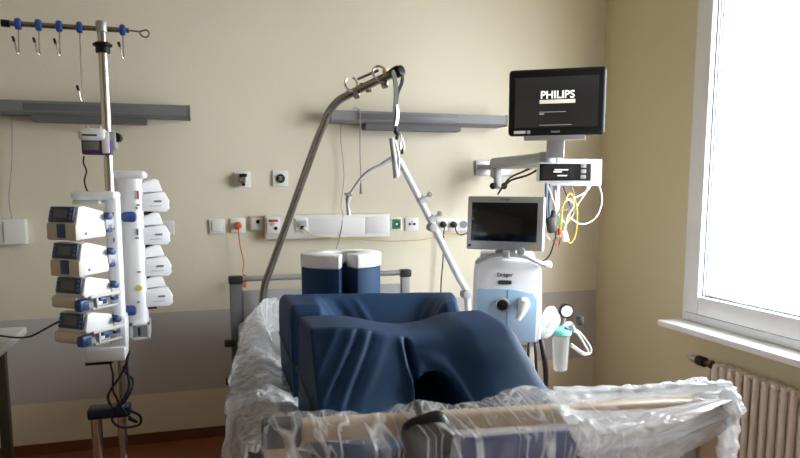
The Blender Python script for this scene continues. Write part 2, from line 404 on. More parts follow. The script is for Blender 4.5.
# lamp pull cords
def cable(name, pts, r, m, label, cat='cable', group=None, n=8, seg=8):
    return solo(MB().tube(curve(pts, seg), r, n), name, m, label, cat, group, smooth=80)
Yc = D - .03
cable('pull_cord', [at(12, 117, Y=Yc), at(12, 160, Y=Yc), at(9, 200, Y=Yc), at(13, 225, Y=Yc), at(10, 240, Y=Yc)], .0022, 'greyc', 'thin cord hanging on the wall at far left', 'cord')
cable('hanging_cable', [at(341, 122, Y=Yc), at(341, 142, Y=Yc), at(344, 175, Y=Yc), at(341, 205, Y=Yc), at(343, 216, Y=D - .06), at(339, 240, Y=D - .065), at(331, 262, Y=D - .04)], .0022, 'greyc', 'thin wavy grey cord hanging from left end of the right wall lamp', 'cord')
pc = thing('lamp_pull', 'straight pull cord with a small grey weight hooked on wall lamp', 'cord', at(361, 193, Y=Yc - .12))
MB().tube(curve([at(353, 110, Y=D - .19), at(354.5, 108, Y=D - .19), at(359, 109.5, Y=D - .185), at(360, 114, Y=D - .185), at(360, 150, Y=D - .17), at(361, 184, Y=D - .17)]), .0028, 8).build('string', 'greyc', pc)
MB().cyl(at(361, 183, Y=D - .17), at(361, 194, Y=D - .17), .005, .009).build('weight', 'greyc', pc)

# ------------------------------------------------------------------ sockets on the back wall
def plate(name, x, y, w_, h_, label, cat, yb=D, m='socket', th=.012, group=None, inner=True, parent=None):
    c = at(x, y, Y=yb - th)
    t = thing(name, label, cat, (c.x, yb, c.z - h_ / 2), 0, group)
    MB().box((c.x - w_ / 2, yb - th, c.z - h_ / 2), (c.x + w_ / 2, yb, c.z + h_ / 2), .003).build('plate', m, t)
    return t, Vector((c.x, yb - th, c.z))
t, c = plate('light_switch', 217, 226.5, .083, .083, 'blank white rocker switch, left of the orange plug', 'switch')
MB().box((c.x - .028, c.y - .006, c.z - .03), (c.x + .028, c.y + .002, c.z + .03), .004).build('rocker', 'socket', t)
def socket_dish(t, c, m='ltgrey', r=.021, holes=True):
    MB().lathe([(r + .004, 0), (r + .004, .003), (r, .0035), (r - .003, .001)], c, mtx=Matrix.Rotation(PI / 2, 4, 'X')).build('socket_ring', m, t)
    if holes:
        b = MB()
        for s in (-1, 1): b.cyl((c.x + s * .0095, c.y - .0045, c.z), (c.x + s * .0095, c.y, c.z), .0032, n=10)
        b.build('pin_hole', 'black', t)
t, c = plate('wall_socket', 238, 225.5, .083, .083, 'white wall socket holding the orange plug', 'socket')
socket_dish(t, c, 'socket', holes=False)
pl = thing('plug', 'round orange plug with coiled cord above the headboard', 'plug', c)
MB().cyl((c.x, c.y - .002, c.z), (c.x, c.y - .038, c.z), .022, .016, bev=.003).build('plug_body', 'orange', pl)
Yo = D - .06
cp = [at(238.5, 232, Y=Yo), at(240, 245, Y=Yo), at(243.5, 262, Y=Yo), at(242.5, 274, Y=Yo - .02)]
coil = []
for k in range(60):
    t_ = k / 59; p = at(243 + 3.2 * math.cos(k * .85) * (1), 276 + 11 * t_, Y=Yo - .03 + .012 * math.sin(k * .85)); coil.append(p)
MB().tube([(c.x, c.y - .03, c.z - .01)] + curve(cp, 8) + coil, .0035, 8).build('coiled_cord', 'orange', pl)
t, c = plate('earth_socket', 257, 223.5, .078, .083, 'beige socket plate with one black hole beside the trunking', 'socket', m='beige', th=.02)
MB().cyl((c.x + .005, c.y - .003, c.z + .01), (c.x + .005, c.y, c.z + .01), .011).build('port', 'black', t)
MB().box((c.x - .03, c.y - .002, c.z - .03), (c.x + .03, c.y + .001, c.z + .032), .002).build('insert', 'socket', t)
# cable trunking
ta, tb = at(265, 215, Y=D - .06), at(390, 236, Y=D - .06)
z0, z1 = tb.z - .01, ta.z - .01
z0 = at(330, 238, Y=D - .06).z; z1 = at(330, 214.5, Y=D - .06).z
tr = thing('cable_trunking', 'long white cable trunking on the wall above the headboard', 'trunking', ((ta.x + tb.x) / 2, D, z0))
MB().box((ta.x, D - .06, z0), (tb.x, D, z1), .006).build('body', 'socket', tr)
ca, cb_ = at(308, 225, Y=D - .063).x, at(365, 225, Y=D - .063).x
MB().box((ca, D - .064, z0 + .022), (cb_, D - .058, z1 - .018), .003).build('cover', 'white', tr)
MB().box((cb_ + .004, D - .064, z0 + .022), (tb.x - .012, D - .058, z1 - .018), .003).build('cover', 'white', tr)
t, c = plate('data_socket', 273.5, 225.5, .072, .088, 'white data outlet with two ports in the trunking, left of the pole', 'socket', yb=D - .06, th=.01)
MB().box((c.x - .026, c.y - .003, c.z + .02), (c.x + .026, c.y, c.z + .034), .001).build('label_strip', 'redmark', t)
b = MB(); b.cyl((c.x + .012, c.y - .004, c.z - .016), (c.x + .012, c.y, c.z - .016), .010); b.build('port', 'black', t)
MB().cyl((c.x - .004, c.y - .006, c.z + .010), (c.x - .004, c.y, c.z + .010), .010).build('knob', 'ltgrey', t)
t, c = plate('data_socket', 302, 225, .072, .080, 'white data outlet with the yellow cord plugged in', 'socket', yb=D - .06, th=.01)
MB().box((c.x - .026, c.y - .008, c.z - .012), (c.x + .026, c.y, c.z + .026), .004).build('insert', 'ltgrey', t)
MB().box((c.x - .010, c.y - .010, c.z - .024), (c.x + .010, c.y, c.z - .004), .002).build('port', 'black', t)
yp = D - .085
cable('network_cable', [Vector((c.x, c.y - .01, c.z - .014)), at(306, 231, Y=yp), at(315, 236, Y=yp), at(335, 238, Y=yp), at(360, 239.5, Y=yp), at(390, 241, Y=yp), at(420, 240, Y=yp), at(440, 236, Y=yp), at(450, 233, Y=yp), at(462, 236, Y=yp)], .0032, 'yellow', 'long yellow cord running along the wall under the sockets', 'cord')
# gas outlets
t, c = plate('gas_outlet', 242.5, 179.5, .088, .088, 'white gas outlet with chrome coupling, left of the two', 'gas outlet')
MB().cyl(c, (c.x, c.y - .05, c.z - .004), .024, .019, bev=.003).build('coupling', 'chrome', t)
MB().box((c.x - .018, c.y - .054, c.z + .014), (c.x + .022, c.y - .0, c.z + .032), .004).build('latch', 'black', t)
MB().cyl((c.x + .002, c.y - .056, c.z - .028), (c.x + .002, c.y - .01, c.z - .028), .009).build('spigot', 'black', t)
t, c = plate('gas_outlet', 280.5, 178.5, .088, .088, 'white gas outlet with plain black port, right of the two', 'gas outlet')
MB().cyl(c, (c.x, c.y - .008, c.z), .026, bev=.003).build('port', 'black', t)
MB().cyl((c.x, c.y - .008, c.z), (c.x, c.y - .011, c.z), .009).box((c.x - .016, c.y - .010, c.z + .009), (c.x + .016, c.y - .008, c.z + .012)).box((c.x - .016, c.y - .010, c.z - .012), (c.x + .016, c.y - .008, c.z - .009)).build('valve_face', 'chrome', t)
# green and white sockets
t, c = plate('wall_socket', 396.5, 224, .07, .078, 'green wall socket right of the trunking', 'socket')
MB().box((c.x - .027, c.y - .005, c.z - .03), (c.x + .027, c.y + .001, c.z + .03), .003).build('insert', 'green', t)
MB().lathe([(.022, 0), (.022, .003), (.017, .002), (.016, .0005)], (c.x, c.y - .005, c.z), mtx=Matrix.Rotation(PI / 2, 4, 'X')).build('socket_ring', mat('green_ring', (.008, .10, .04), .4), t)
MB().cyl((c.x, c.y - .009, c.z), (c.x, c.y - .004, c.z), .007).build('pin_hole', 'socket', t)
t, c = plate('wall_socket', 412, 224, .083, .080, 'white socket plate with three dark round ports', 'socket')
for dx, dz in ((-.014, 0), (.014, 0), (0, -.0)):
    MB().cyl((c.x + dx, c.y - .004, c.z + dz), (c.x + dx, c.y, c.z + dz), .008 if dx else .003).build('port', 'dkgrey', t)
MB().box((c.x - .004, c.y - .004, c.z + .012), (c.x + .004, c.y, c.z + .018), .001).build('port', 'dkgrey', t)
# triple sockets with plugs
lab = ['socket with a black plug whose cord drops straight down', 'socket with a black plug, cord curving to the right', 'empty grey socket half hidden by the ventilator monitor']
for k, x in enumerate((442.5, 453, 463.5)):
    t, c = plate('wall_socket', x, 224.5, .074, .080, lab[k], 'socket')
    if k == 2:
        MB().cyl(c, (c.x, c.y - .004, c.z), .024).build('dish', 'midgrey', t)
    else:
        socket_dish(t, c, 'socket', holes=False)
        q = thing('plug', ['black plug with a cord dropping behind the bed', 'black plug with a short cord curling right'][k], 'plug', c)
        MB().cyl((c.x, c.y - .003, c.z), (c.x, c.y - .035, c.z), .021, .016, bev=.003).build('plug_body', 'rubber', q)
        Yk = c.y - .04
        if k == 0: pts = [Vector((c.x, Yk, c.z - .005)), at(443.5, 236, Y=Yk), at(443, 260, Y=Yk), at(441, 285, Y=Yk), at(441, 320, Y=Yk), at(443, 380, Y=Yk)]
        else: pts = [Vector((c.x, Yk, c.z - .005)), at(455.5, 229, Y=Yk), at(458, 234, Y=Yk), at(463, 234.5, Y=Yk), at(472, 231, Y=Yk)]
        MB().tube(curve(pts), [.010] + [.0042] * (8 * (len(pts) - 1)), 8).build('power_cord', 'rubber', q)
# white box at the left edge
t, c = plate('wall_box', 8, 232, .16, .13, 'white service box on the wall at the far left edge', 'box', th=.05)
MB().box((c.x - .02, c.y - .004, c.z - .05), (c.x - .016, c.y, c.z + .05)).build('seam', 'ltgrey', t)
t, c = plate('wall_socket', 167, 228, .075, .075, 'white socket half hidden behind the right pumps', 'socket')

# ------------------------------------------------------------------ left table
tz = at(14, 338, Y=2.6).z
tt = thing('side_table', 'pale topped table cut off at the left edge of the picture', 'table', (-1.1, 2.7, 0))
tc = at(14, 337, Y=2.75)
zt = tc.z
MB().box((tc.x - .75, 2.45, zt - .03), (tc.x, 2.95, zt), .006).build('tabletop', 'tabletop', tt)
lx = at(4, 400, Y=2.85).x
for xx, yy in ((lx, 2.85), (lx - .0, 2.55), (tc.x - .7, 2.85), (tc.x - .7, 2.55)):
    MB().box((xx - .018, yy - .018, 0), (xx + .018, yy + .018, zt - .03), .003).build('leg', 'brownwood', tt)

# ------------------------------------------------------------------ infusion stand
PY = 2.5
px_ = at(108, 150, Y=PY).x
ST = thing('infusion_stand', 'tall chrome infusion stand carrying the pump racks', 'infusion stand', (px_, PY, 0))
ztop = at(101, 25, Y=PY).z
MB().cyl((px_, PY, .35), (px_, PY, ztop + .005), .0155, n=24).build('pole', 'chrome', ST)
MB().cyl((px_, PY, at(101, 32, Y=PY).z), (px_, PY, ztop + .012), .019, n=20, bev=.003).build('pole_cap', 'alu', ST)
zc = at(102, 46, Y=PY).z
MB().lathe([(.017, -.024), (.023, -.022), (.023, -.004), (.031, 0), (.031, .006), (.021, .012), (.017, .013)], (px_, PY, zc)).build('collar', 'black', ST)
bl = at(2, 23, Y=PY); br = at(129, 30.5, Y=PY)
bz = (bl.z + br.z) / 2
bar = MB().tube([(bl.x, PY, bl.z), (br.x, PY, br.z)], .0085, 14)
bar.build('cross_bar', 'steel', ST)
MB().tube([(bl.x - .002, PY, bl.z), (bl.x + .022, PY, bl.z - .001)], .0115, 14).build('end_cap', 'black', ST)
MB().tube(curve([(br.x - .01, PY, br.z), at(135, 31, Y=PY), at(140, 31.5, Y=PY), at(146, 30, Y=PY), at(149, 33, Y=PY), at(147, 37, Y=PY), at(142, 36, Y=PY), at(139, 31.5, Y=PY)]), .0028, 8).build('wire_loop', 'steel', ST)
for x, yb_ in ((18, 53), (38.5, 54), (59, 55), (79.5, 101), (122.5, 58)):
    t_ = (x - 2) / 127; c0 = bl.lerp(br, t_)
    yc = 23 + 7.5 * t_
    cl = MB(); cl.lathe([(.010, -.010), (.017, -.008), (.0195, 0), (.017, .008), (.010, .010)], (at(x, yc, Y=PY).x, PY, c0.z), mtx=Matrix.Rotation(PI / 2, 4, 'Y'), n=16)
    hk = cl.build('hook_clip', 'blueh', ST)
    a = at(x + .3, yc + 5, Y=PY - .004); bb = at(x + 1 + (2 if yb_ > 90 else 0), yb_ - 2, Y=PY - .004)
    d = bb
    MB().tube(curve([a, a.lerp(bb, .5), bb, bb + Vector((.002, -.005, -.008)), bb + Vector((-.004, -.012, -.004)), bb + Vector((-.007, -.016, .022)), bb + Vector((-.012, -.016, .040))], 6), .0022, 8).build('hook_wire', 'steel', hk)
    MB().tube([bb + Vector((-.0085, -.016, .026)), bb + Vector((-.0125, -.016, .042))], .0042, 8).build('hook_tip', 'black', hk)
# lower blue bracket and lower pole
b1 = at(88, 410, Y=PY - .0); b2 = at(131, 410, Y=PY)
p2 = at(97, 430, Y=PY).x
MB().box((b1.x, PY - .035, at(110, 416, Y=PY).z), (b2.x, PY + .035, at(110, 405.5, Y=PY).z), .008).build('bracket', mat('navy_bracket', (.008, .014, .045), .5), ST)
MB().cyl((p2, PY, .06), (p2, PY, at(110, 412, Y=PY).z), .019, n=20).build('lower_pole', 'chrome', ST)
MB().cyl((px_, PY, .06), (px_, PY, .36), .0185, n=20).build('lower_pole', 'chrome', ST)
bc = Vector(((p2 + px_) / 2, PY, 0))
MB().cyl((bc.x, bc.y, .055), (bc.x, bc.y, .085), .07, n=24, bev=.006).build('hub', 'alu', ST)
for k in range(5):
    a = 2 * PI * k / 5 + .3; e = bc + Vector((math.cos(a) * .32, math.sin(a) * .32, .07))
    lg = MB().tube([bc + Vector((0, 0, .07)), e], [.02, .013], 10).build('leg', 'alu', ST)
    b = MB().cyl((e.x, e.y - .012, .03), (e.x, e.y + .012, .03), .028, n=20, bev=.004); b.cyl((e.x, e.y, .05), (e.x, e.y, .075), .008)
    b.build('caster', 'rubber', lg)

# ------------------------------------------------------------------ small monitor device on the pole
dz0, dz1 = at(97, 155.5, Y=PY).z, at(97, 131, Y=PY).z
dv = thing('pressure_monitor', 'small purple and white device clamped near the top of the infusion stand', 'medical device', (px_ - .03, PY - .05, dz0))
xl, xr = at(81, 145, Y=PY - .06).x, at(112, 145, Y=PY - .06).x
zm = dz0 + (dz1 - dz0) * .52
MB().box((xl + .004, PY - .085, dz0), (xr, PY - .022, zm + .008), .006).build('case', 'purple', dv)
MB().cbox(((xl + xr) / 2 - .008, PY - .06, zm + .021), (xr - xl - .006, .07, .042), .016, 3).build('top_housing', 'device', dv)
MB().box((xl + .010, PY - .087, dz0 + .014), (xl + .058, PY - .084, zm - .002), .001).build('display', 'lcdg', dv)
MB().box((xl + .01, PY - .0965, zm + .016), (xr - .04, PY - .094, zm + .022), .001).build('lettering_strip', 'dkgrey', dv)
MB().box((xr - .028, PY - .09, dz0 + .004), (xr - .005, PY - .084, zm + .03), .002).build('side_panel', 'device', dv)
MB().box((xr - .03, PY - .055, dz0 + .02), (xr + .012, PY + .022, zm + .036), .006).build('clamp', 'alu', dv)
kx = at(117, 138, Y=PY).x
MB().cyl((kx - .022, PY - .02, at(117, 138, Y=PY).z), (kx + .005, PY - .02, at(117, 138, Y=PY).z), .008).cyl((kx, PY - .045, at(119, 138, Y=PY).z), (kx + .004, PY - .0, at(119, 138, Y=PY).z), .016, bev=.003).build('clamp_knob', 'black', dv)
for dx in (.012, .05): MB().cyl((xl + dx + .01, PY - .06, zm + .036), (xl + dx + .01, PY - .06, zm + .05), .006).build('connector', 'ltgrey', dv)
cable('device_cable', [at(84, 156, Y=PY - .055), at(83.5, 163, Y=PY - .055), at(86.5, 171, Y=PY - .055), at(84.5, 180, Y=PY - .06), at(86, 188, Y=PY - .08), at(89, 194, Y=PY - .10)], .0028, 'rubber', 'short wavy black cable under the purple device')

# ------------------------------------------------------------------ pump racks
def rack(name, xa, ya_, xb, yb_, Y, rx, ry, label, knobs, cap):
    a = at(xa, ya_, Y=Y); b = at(xb, yb_, Y=Y); x = (a.x + b.x) / 2
    t = thing(name, label, 'pump rack', (x, Y, b.z))
    n = 28; prof = [(rx * math.copysign(abs(math.cos(2 * PI * k / n)) ** .6, math.cos(2 * PI * k / n)), ry * math.copysign(abs(math.sin(2 * PI * k / n)) ** .6, math.sin(2 * PI * k / n))) for k in range(n)]
    m = Matrix(((1, 0, 0, x), (0, 0, 1, Y), (0, 1, 0, b.z), (0, 0, 0, 1)))
    MB().prism(prof, a.z - b.z, m).build('column', 'device', t, smooth=60)
    return t, x, a.z, b.z
R1, r1x, r1t, r1b = rack('pump_rack', 110.5, 198, 122, 352, PY - .10, .023, .035, 'slim white rack column with front left pumps', 0, 0)
R2, r2x, r2t, r2b = rack('pump_rack', 128.5, 176, 135.5, 322, PY + .06, .046, .055, 'thick white rack column with capped top carrying the right pumps', 0, 0)
MB().cbox((r2x - .004, PY + .06, r2t + .004), (.125, .13, .028), .012, 3).build('top_cap', 'device', R2)
MB().box((r2x - .046, PY + .0, r2b - .052), (r2x + .05, PY + .115, r2b + .004), .004).build('base_block', 'ltgrey', R2)
b = MB()
zA, zB = r2b - .05, r2b + .006; yf = PY - .012
b.box((r2x - .014, yf, zA), (r2x - .006, yf + .02, zB)); b.box((r2x + .044, yf, zA), (r2x + .052, yf + .02, zB)); b.box((r2x - .014, yf, zA), (r2x + .052, yf + .02, zA + .006)); b.box((r2x - .014, yf, zB - .006), (r2x + .052, yf + .02, zB))
b.build('connector_frame', 'device', R2)
MB().box((r2x + .012, yf + .006, zA + .012), (r2x + .02, yf + .014, zB - .014), .001).build('connector', 'dkgrey', R2)
# printed marks on the racks
fy2 = PY + .06 - .0555; fy1 = PY - .10 - .0355
for (x, y, w_, h_, m, nm) in ((139, 288, .019, .017, 'sticker', 'warning_sticker'), (138, 195, .006, .030, 'redmark', 'printed_mark'), (137.5, 232, .006, .022, 'midgrey', 'printed_mark'), (138.5, 205, .010, .006, 'midgrey', 'printed_mark'), (137, 208, .008, .006, 'greenl', 'printed_mark'), (139, 272, .014, .004, 'midgrey', 'printed_mark'), (138.5, 302, .008, .006, 'midgrey', 'printed_mark'), (137, 238, .012, .005, 'midgrey', 'printed_mark')):
    c = at(x, y, Y=fy2)
    if nm == 'warning_sticker': MB().cyl((c.x, fy2 - .001, c.z), (c.x, fy2 + .004, c.z), .0105).build(nm, m, R2)
    else: MB().box((c.x - w_ / 2, fy2 - .0008, c.z - h_ / 2), (c.x + w_ / 2, fy2 + .003, c.z + h_ / 2)).build(nm, m, R2)
for (x, y, w_, h_, m) in ((113, 216, .005, .024, 'redmark'), (113.5, 228, .007, .010, 'midgrey'), (114, 240, .005, .014, 'midgrey'), (115, 258, .007, .005, 'midgrey'), (118, 292, .006, .006, 'midgrey'), (120.5, 318, .006, .005, 'midgrey')):
    c = at(x, y, Y=fy1); MB().box((c.x - w_ / 2, fy1 - .0008, c.z - h_ / 2), (c.x + w_ / 2, fy1 + .003, c.z + h_ / 2)).build('printed_mark', m, R1)
# tray on top of rack 1
ta_, tb_ = at(74, 199, Y=PY - .14), at(118, 199, Y=PY - .14)
MB().box((ta_.x, PY - .21, r1t - .004), (tb_.x, PY - .05, r1t + .022), .010, 3).build('top_tray', 'device', R1)
MB().box((ta_.x + .004, PY - .20, r1t - .018), (tb_.x - .05, PY - .06, r1t - .004), .003).build('tray_underside', mat('pale_green_plastic', (.45, .50, .42), .4), R1)
for k in range(3): MB().cyl((ta_.x + .03 + k * .018, PY - .2125, r1t + .009), (ta_.x + .03 + k * .018, PY - .209, r1t + .009), .0045, n=10).build('status_light', mat('pale_light', (.7, .85, .7), .3), R1)
# base box of rack 1
ba = at(88, 357, Y=PY - .12); bb = at(127, 357, Y=PY - .12)
MB().box((ba.x, PY - .17, at(108, 362, Y=PY - .17).z), (bb.x, PY - .04, at(108, 348, Y=PY - .17).z), .006).build('base_box', 'device', R1)
MB().box((ba.x - .002, PY - .172, at(108, 363.5, Y=PY - .17).z - .002), (bb.x - .04, PY - .04, at(108, 362, Y=PY - .17).z + .001)).build('base_strip', 'black', R1)
MB().box((bb.x - .045, PY - .16, at(108, 350, Y=PY - .17).z), (bb.x + .004, PY - .05, at(120, 318, Y=PY - .17).z), .006).build('side_plate', 'device', R1)
for y in (217, 311):
    c = at(121, y, Y=PY - .05); c2 = at(136.5, y + .5, Y=PY - .05)
    k = MB().tube([(c.x - .02, PY - .05, c.z), (c.x + .004, PY - .05, c.z), (c.x + .01, PY - .05, c.z), ], [.006, .006, .008], 12).build('clamp_spindle', 'chrome', R1)
    MB().tube([(c.x, PY - .05, c.z), (c.x + .008, PY - .05, c.z), (c2.x - .012, PY - .05, c.z), (c2.x - .003, PY - .05, c.z), (c2.x, PY - .05, c.z)], [.009, .0165, .0185, .015, .006], 16).build('clamp_knob', 'bluep', k)

# infusion pumps (local frame: front faces -y, width x, depth +y)
def pump_parts(t, kind):
    W, Dp, Hh = .155, .135, .118
    # body side profile (y,z)
    prof = [(.0, .0), (Dp, .004), (Dp + .01, .050), (Dp - .006, .096), (.03, Hh), (.006, Hh - .004), (-.010, .058), (-.004, .05)]
    m = Matrix(((0, 1, 0, -W / 2), (1, 0, 0, 0), (0, 0, 1, 0), (0, 0, 0, 1)))
    if kind == 'inf':
        MB().prism(prof, W, m, .004).build('body', 'device', t, world=False)
        MB().box((-W / 2 - .002, -.016, -.002), (W / 2 + .002, .012, .056), .006).build('front_door', 'beige', t, world=False)
        MB().box((-.018, -.021, .006), (.026, -.014, .056), .004).build('door_latch', 'bluep', t, world=False)
        MB().cyl((W / 2 - .001, .035, .020), (W / 2 + .002, .035, .020), .004, n=12).build('side_screw', 'black', t, world=False)
    else:
        prof = [(.0, .045), (Dp, .048), (Dp + .006, .07), (Dp - .01, .098), (.03, Hh), (.006, Hh - .004), (-.010, .058)]
        MB().prism(prof, W, m, .004).build('body', 'device', t, world=False)
        MB().box((-W / 2 - .014, -.02, .006), (W / 2 - .03, .03, .05), .012, 3).build('syringe_cover', 'beige', t, world=False)
        MB().tube([(-W / 2 + .02, .0, .026), (W / 2 + .03, .0, .024)], .012, 14).build('syringe_barrel', 'jar', t, world=False)
        MB().cbox((W / 2 - .012, -.006, .020), (.038, .05, .040), .008).build('plunger_grip', 'bluep', t, world=False)
        MB().box((W / 2 + .004, .02, .040), (W / 2 + .012, Dp + .05, .052), .003).build('guide_rail', 'beige', t, world=False)
        MB().box((W / 2 - .004, .03, -.004), (W / 2 + .006, Dp + .04, .006), .003).build('guide_rail', 'ltgrey', t, world=False)
        MB().box((W / 2 - .006, .048, .0), (W / 2 + .010, .058, .046), .003).build('bracket', 'beige', t, world=False)
        MB().cbox((W / 2 - .03, .075, .022), (.05, .045, .03), .010).build('drive_head', 'device', t, world=False)
        MB().cbox((W / 2 + .004, .085, .032), (.02, .04, .012), .004).build('drive_clip', 'blueh', t, world=False)
        MB().cbox((W / 2 - .03, .115, .024), (.03, .02, .032), .004).build('drive_end', 'dkgrey', t, world=False)
        MB().box((-W / 2 + .01, .03, .0), (W / 2 - .02, Dp, .046), .004).build('rear_case', 'ltgrey', t, world=False)
    # sloped control panel
    rot = Matrix.Translation((0, -.004, .088)) @ Matrix.Rotation(R(-16), 4, 'X')
    MB().cbox((0, 0, 0), (W - .022, .016, .056), .006, rot=rot).build('control_panel', 'screenblue', t, world=False)
    MB().cbox((0, 0, 0), (.070, .003, .032), .001, rot=rot @ Matrix.Translation((.002, -.0085, 0))).build('display', 'lcd', t, world=False)
    for s in (-1, 1):
        b = MB()
        for k in range(3): b.cbox((0, 0, 0), (.010, .003, .009), .001, rot=rot @ Matrix.Translation((s * .054, -.0085, .016 - k * .016)))
        b.build('keypad', 'bluel', t, world=False)
    MB().cbox((0, 0, 0), (.008, .003, .007), 0, rot=rot @ Matrix.Translation((-.054, -.0095, .016))).build('status_light', 'greenl', t, world=False)
    # clamp to the rack
    MB().cbox((W / 2 - .02, Dp + .022, .055), (.05, .05, .05), .006).build('mounting_foot', 'ltgrey', t, world=False)
    MB().cyl((W / 2 - .02, Dp + .012, .078), (W / 2 + .03, Dp + .002, .078), .013, bev=.003).build('release_lever', 'bluep', t, world=False)
    MB().cbox((W / 2 - .006, Dp + .02, .035), (.022, .03, .034), .006).build('lock', 'bluep', t, world=False)
labs = ['infusion pump with beige front, topmost on the left rack', 'infusion pump with beige front, second from top on the left rack',
        'syringe pump with open drive, third from top on the left rack', 'syringe pump with open drive, lowest on the left rack']
for k, (x, y) in enumerate(((79, 240), (82.5, 276.5), (86, 311), (88.5, 346.5))):
    p = at(x, y, Y=PY - .30)
    t = thing('infusion_pump' if k < 2 else 'syringe_pump', labs[k], 'pump', p, R(-38), 'pumps on the left rack')
    # origin: front right corner of pump -> shift
    off = Matrix.Rotation(R(-38), 4, 'Z') @ Vector((-.0775, 0, 0)); t.location = p + off * .74; t.scale = (.74, .78, .86)
    pump_parts(t, 'inf' if k < 2 else 'syr')
# pumps on the right rack, seen from behind
def back_pump(t):
    W, Dp = .115, .12
    m = Matrix(((1, 0, 0, 0), (0, 1, 0, 0), (0, 0, 1, 0), (0, 0, 0, 1)))
    MB().prism([(0, .004), (.085, 0), (.098, .012), (.094, .022), (.098, .032), (.082, .062), (.012, .054), (0, .05)], Dp, bev=.003).build('lower_body', 'device', t, world=False)
    MB().prism([(-.012, .052), (.006, .060), (.078, .064), (.066, .098), (.052, .102), (-.006, .078)], Dp - .02, Matrix.Translation((0, .006, 0)), .003).build('upper_body', 'device', t, world=False)
    MB().box((.05, -.002, .03), (.072, .002, .036)).build('lettering_strip', 'midgrey', t, world=False)
    MB().box((.035, -.002, .018), (.07, .002, .020)).build('lettering_strip', 'ltgrey', t, world=False)
    MB().box((.0, .02, -.008), (.05, .09, .002), .002).build('foot', 'dkgrey', t, world=False)
    MB().cbox((-.022, .06, .05), (.045, .05, .04), .006).build('mounting_foot', 'ltgrey', t, world=False)
labs = ['white pump at the right side of the racks, topmost', 'white pump at the right side of the racks, second from top', 'white pump at the right side of the racks, third from top', 'white pump at the right side of the racks, lowest']
for k, (x, y) in enumerate(((138, 212.5), (139, 246), (140.5, 278), (142, 308.5))):
    p = at(x, y, Y=PY + .02)
    t = thing('infusion_pump', labs[k], 'pump', p, R(14), 'pumps on the right rack'); t.scale = (1.12, 1, 1.16); back_pump(t)
# black cables under the racks
yk = PY - .05
cable('power_cable', [at(124, 352, Y=yk - .02), at(127, 360, Y=yk), at(121, 375, Y=yk - .03), at(112, 388, Y=yk - .03), at(108, 398, Y=yk - .03), at(114, 408, Y=yk - .03), at(124, 402, Y=yk - .03), at(131, 390, Y=yk - .02), at(133, 380, Y=yk), at(126, 373, Y=yk), at(123, 366, Y=yk)], .0045, 'rubber', 'black power cable looped round the pole above the bracket')
cable('power_cable', [at(127, 345, Y=yk), at(129, 352, Y=yk), at(127, 365, Y=yk - .02), at(129, 385, Y=yk - .03), at(124, 398, Y=yk - .04), at(118, 405, Y=yk - .05), at(112, 418, Y=yk - .04), at(118, 426, Y=yk - .04), at(130, 427, Y=yk), at(140, 424, Y=yk + .02), at(140, 416, Y=yk + .02), at(131, 411, Y=yk)], .0045, 'rubber', 'black power cable looped lowest, under the blue bracket')
cable('power_cable', [at(110, 362, Y=yk), at(113, 375, Y=yk - .02), at(113, 390, Y=yk - .03), at(118, 400, Y=yk - .04), at(126, 414, Y=yk - .04), at(137, 422, Y=yk), at(128, 419, Y=yk)], .0040, 'rubber', 'black power cable dropping left of the pole')
cable('power_cable', [at(-30, 337, Y=2.75), at(-5, 335.5, Y=2.72), at(15, 337.5, Y=2.65), at(30, 336.5, Y=2.55), at(45, 329, Y=2.42), at(58, 322, Y=2.3), at(76, 315, Y=2.3)], .0036, 'rubber', 'black cable sagging from the left edge to the syringe pumps')

# ------------------------------------------------------------------ bed
BX0, BX1, BF, BH = .12, 1.17, 1.27, 3.52
BED = thing('hospital_bed', 'hospital bed with grey headboard and wooden foot rail wrapped in film', 'bed', ((BX0 + BX1) / 2, (BF + BH) / 2, 0))
MZ = .76
# headboard
hz = at(300, 274, Y=BH).z
hx0, hx1 = at(229, 300, Y=BH).x, at(410.5, 272, Y=BH).x
HB = MB().tube([(hx0 + .05, BH, hz - .014), (hx1 - .05, BH, hz - .014)], .015, 14).build('headboard_rail', 'alu', BED)
for s, (a, b) in enumerate(((hx0, hx0 + .072), (hx1 - .062, hx1))):
    MB().box((a, BH - .025, hz - .038), (b, BH + .025, hz + .004), .008).build('corner_cap', 'dkgrey', HB)
MB().box((hx0 + .005, BH - .02, .25), (hx0 + .068, BH + .02, hz - .036), .006).build('headboard_post', 'midgrey', BED)
MB().box((hx1 - .056, BH - .02, .25), (hx1 - .008, BH + .02, hz - .036), .006).build('headboard_post', 'ltgrey', BED)
MB().box((hx0 + .069, BH - .012, .35), (hx1 - .057, BH + .012, hz - .075), .004).build('headboard_panel', 'ltgrey', BED)
for z in (.62, .42): MB().box((hx0 - .03, BH - .04, z), (hx0 + .02, BH - .0, z + .035), .006).build('bumper', 'dkgrey', BED)
# side frames
MB().box((BX0 + .03, BF + .05, .40), (BX0 + .08, BH - .02, .50), .006).build('side_frame', 'midgrey', BED)
MB().box((BX1 - .08, BF + .05, .40), (BX1 - .03, BH - .02, .50), .006).build('side_frame', 'midgrey', BED)
MB().box((BX0 + .06, BF + .1, .50), (BX1 - .06, BH - .06, .56), .004).build('deck', 'midgrey', BED)
MB().box((BX0 + .07, BF + .08, .56), (BX1 - .07, BH - .06, MZ), .03, 4).build('mattress', 'mattress', BED)
MB().box((BX0 + .06, BF + .3, .60), (BX0 + .085, BF + 1.7, .70), .006).build('side_rail', 'dkgrey', BED)
MB().box((BX1 - .05, BF + .3, .60), (BX1 - .025, BF + 1.7, .76), .006).build('side_rail', 'dkgrey', BED)
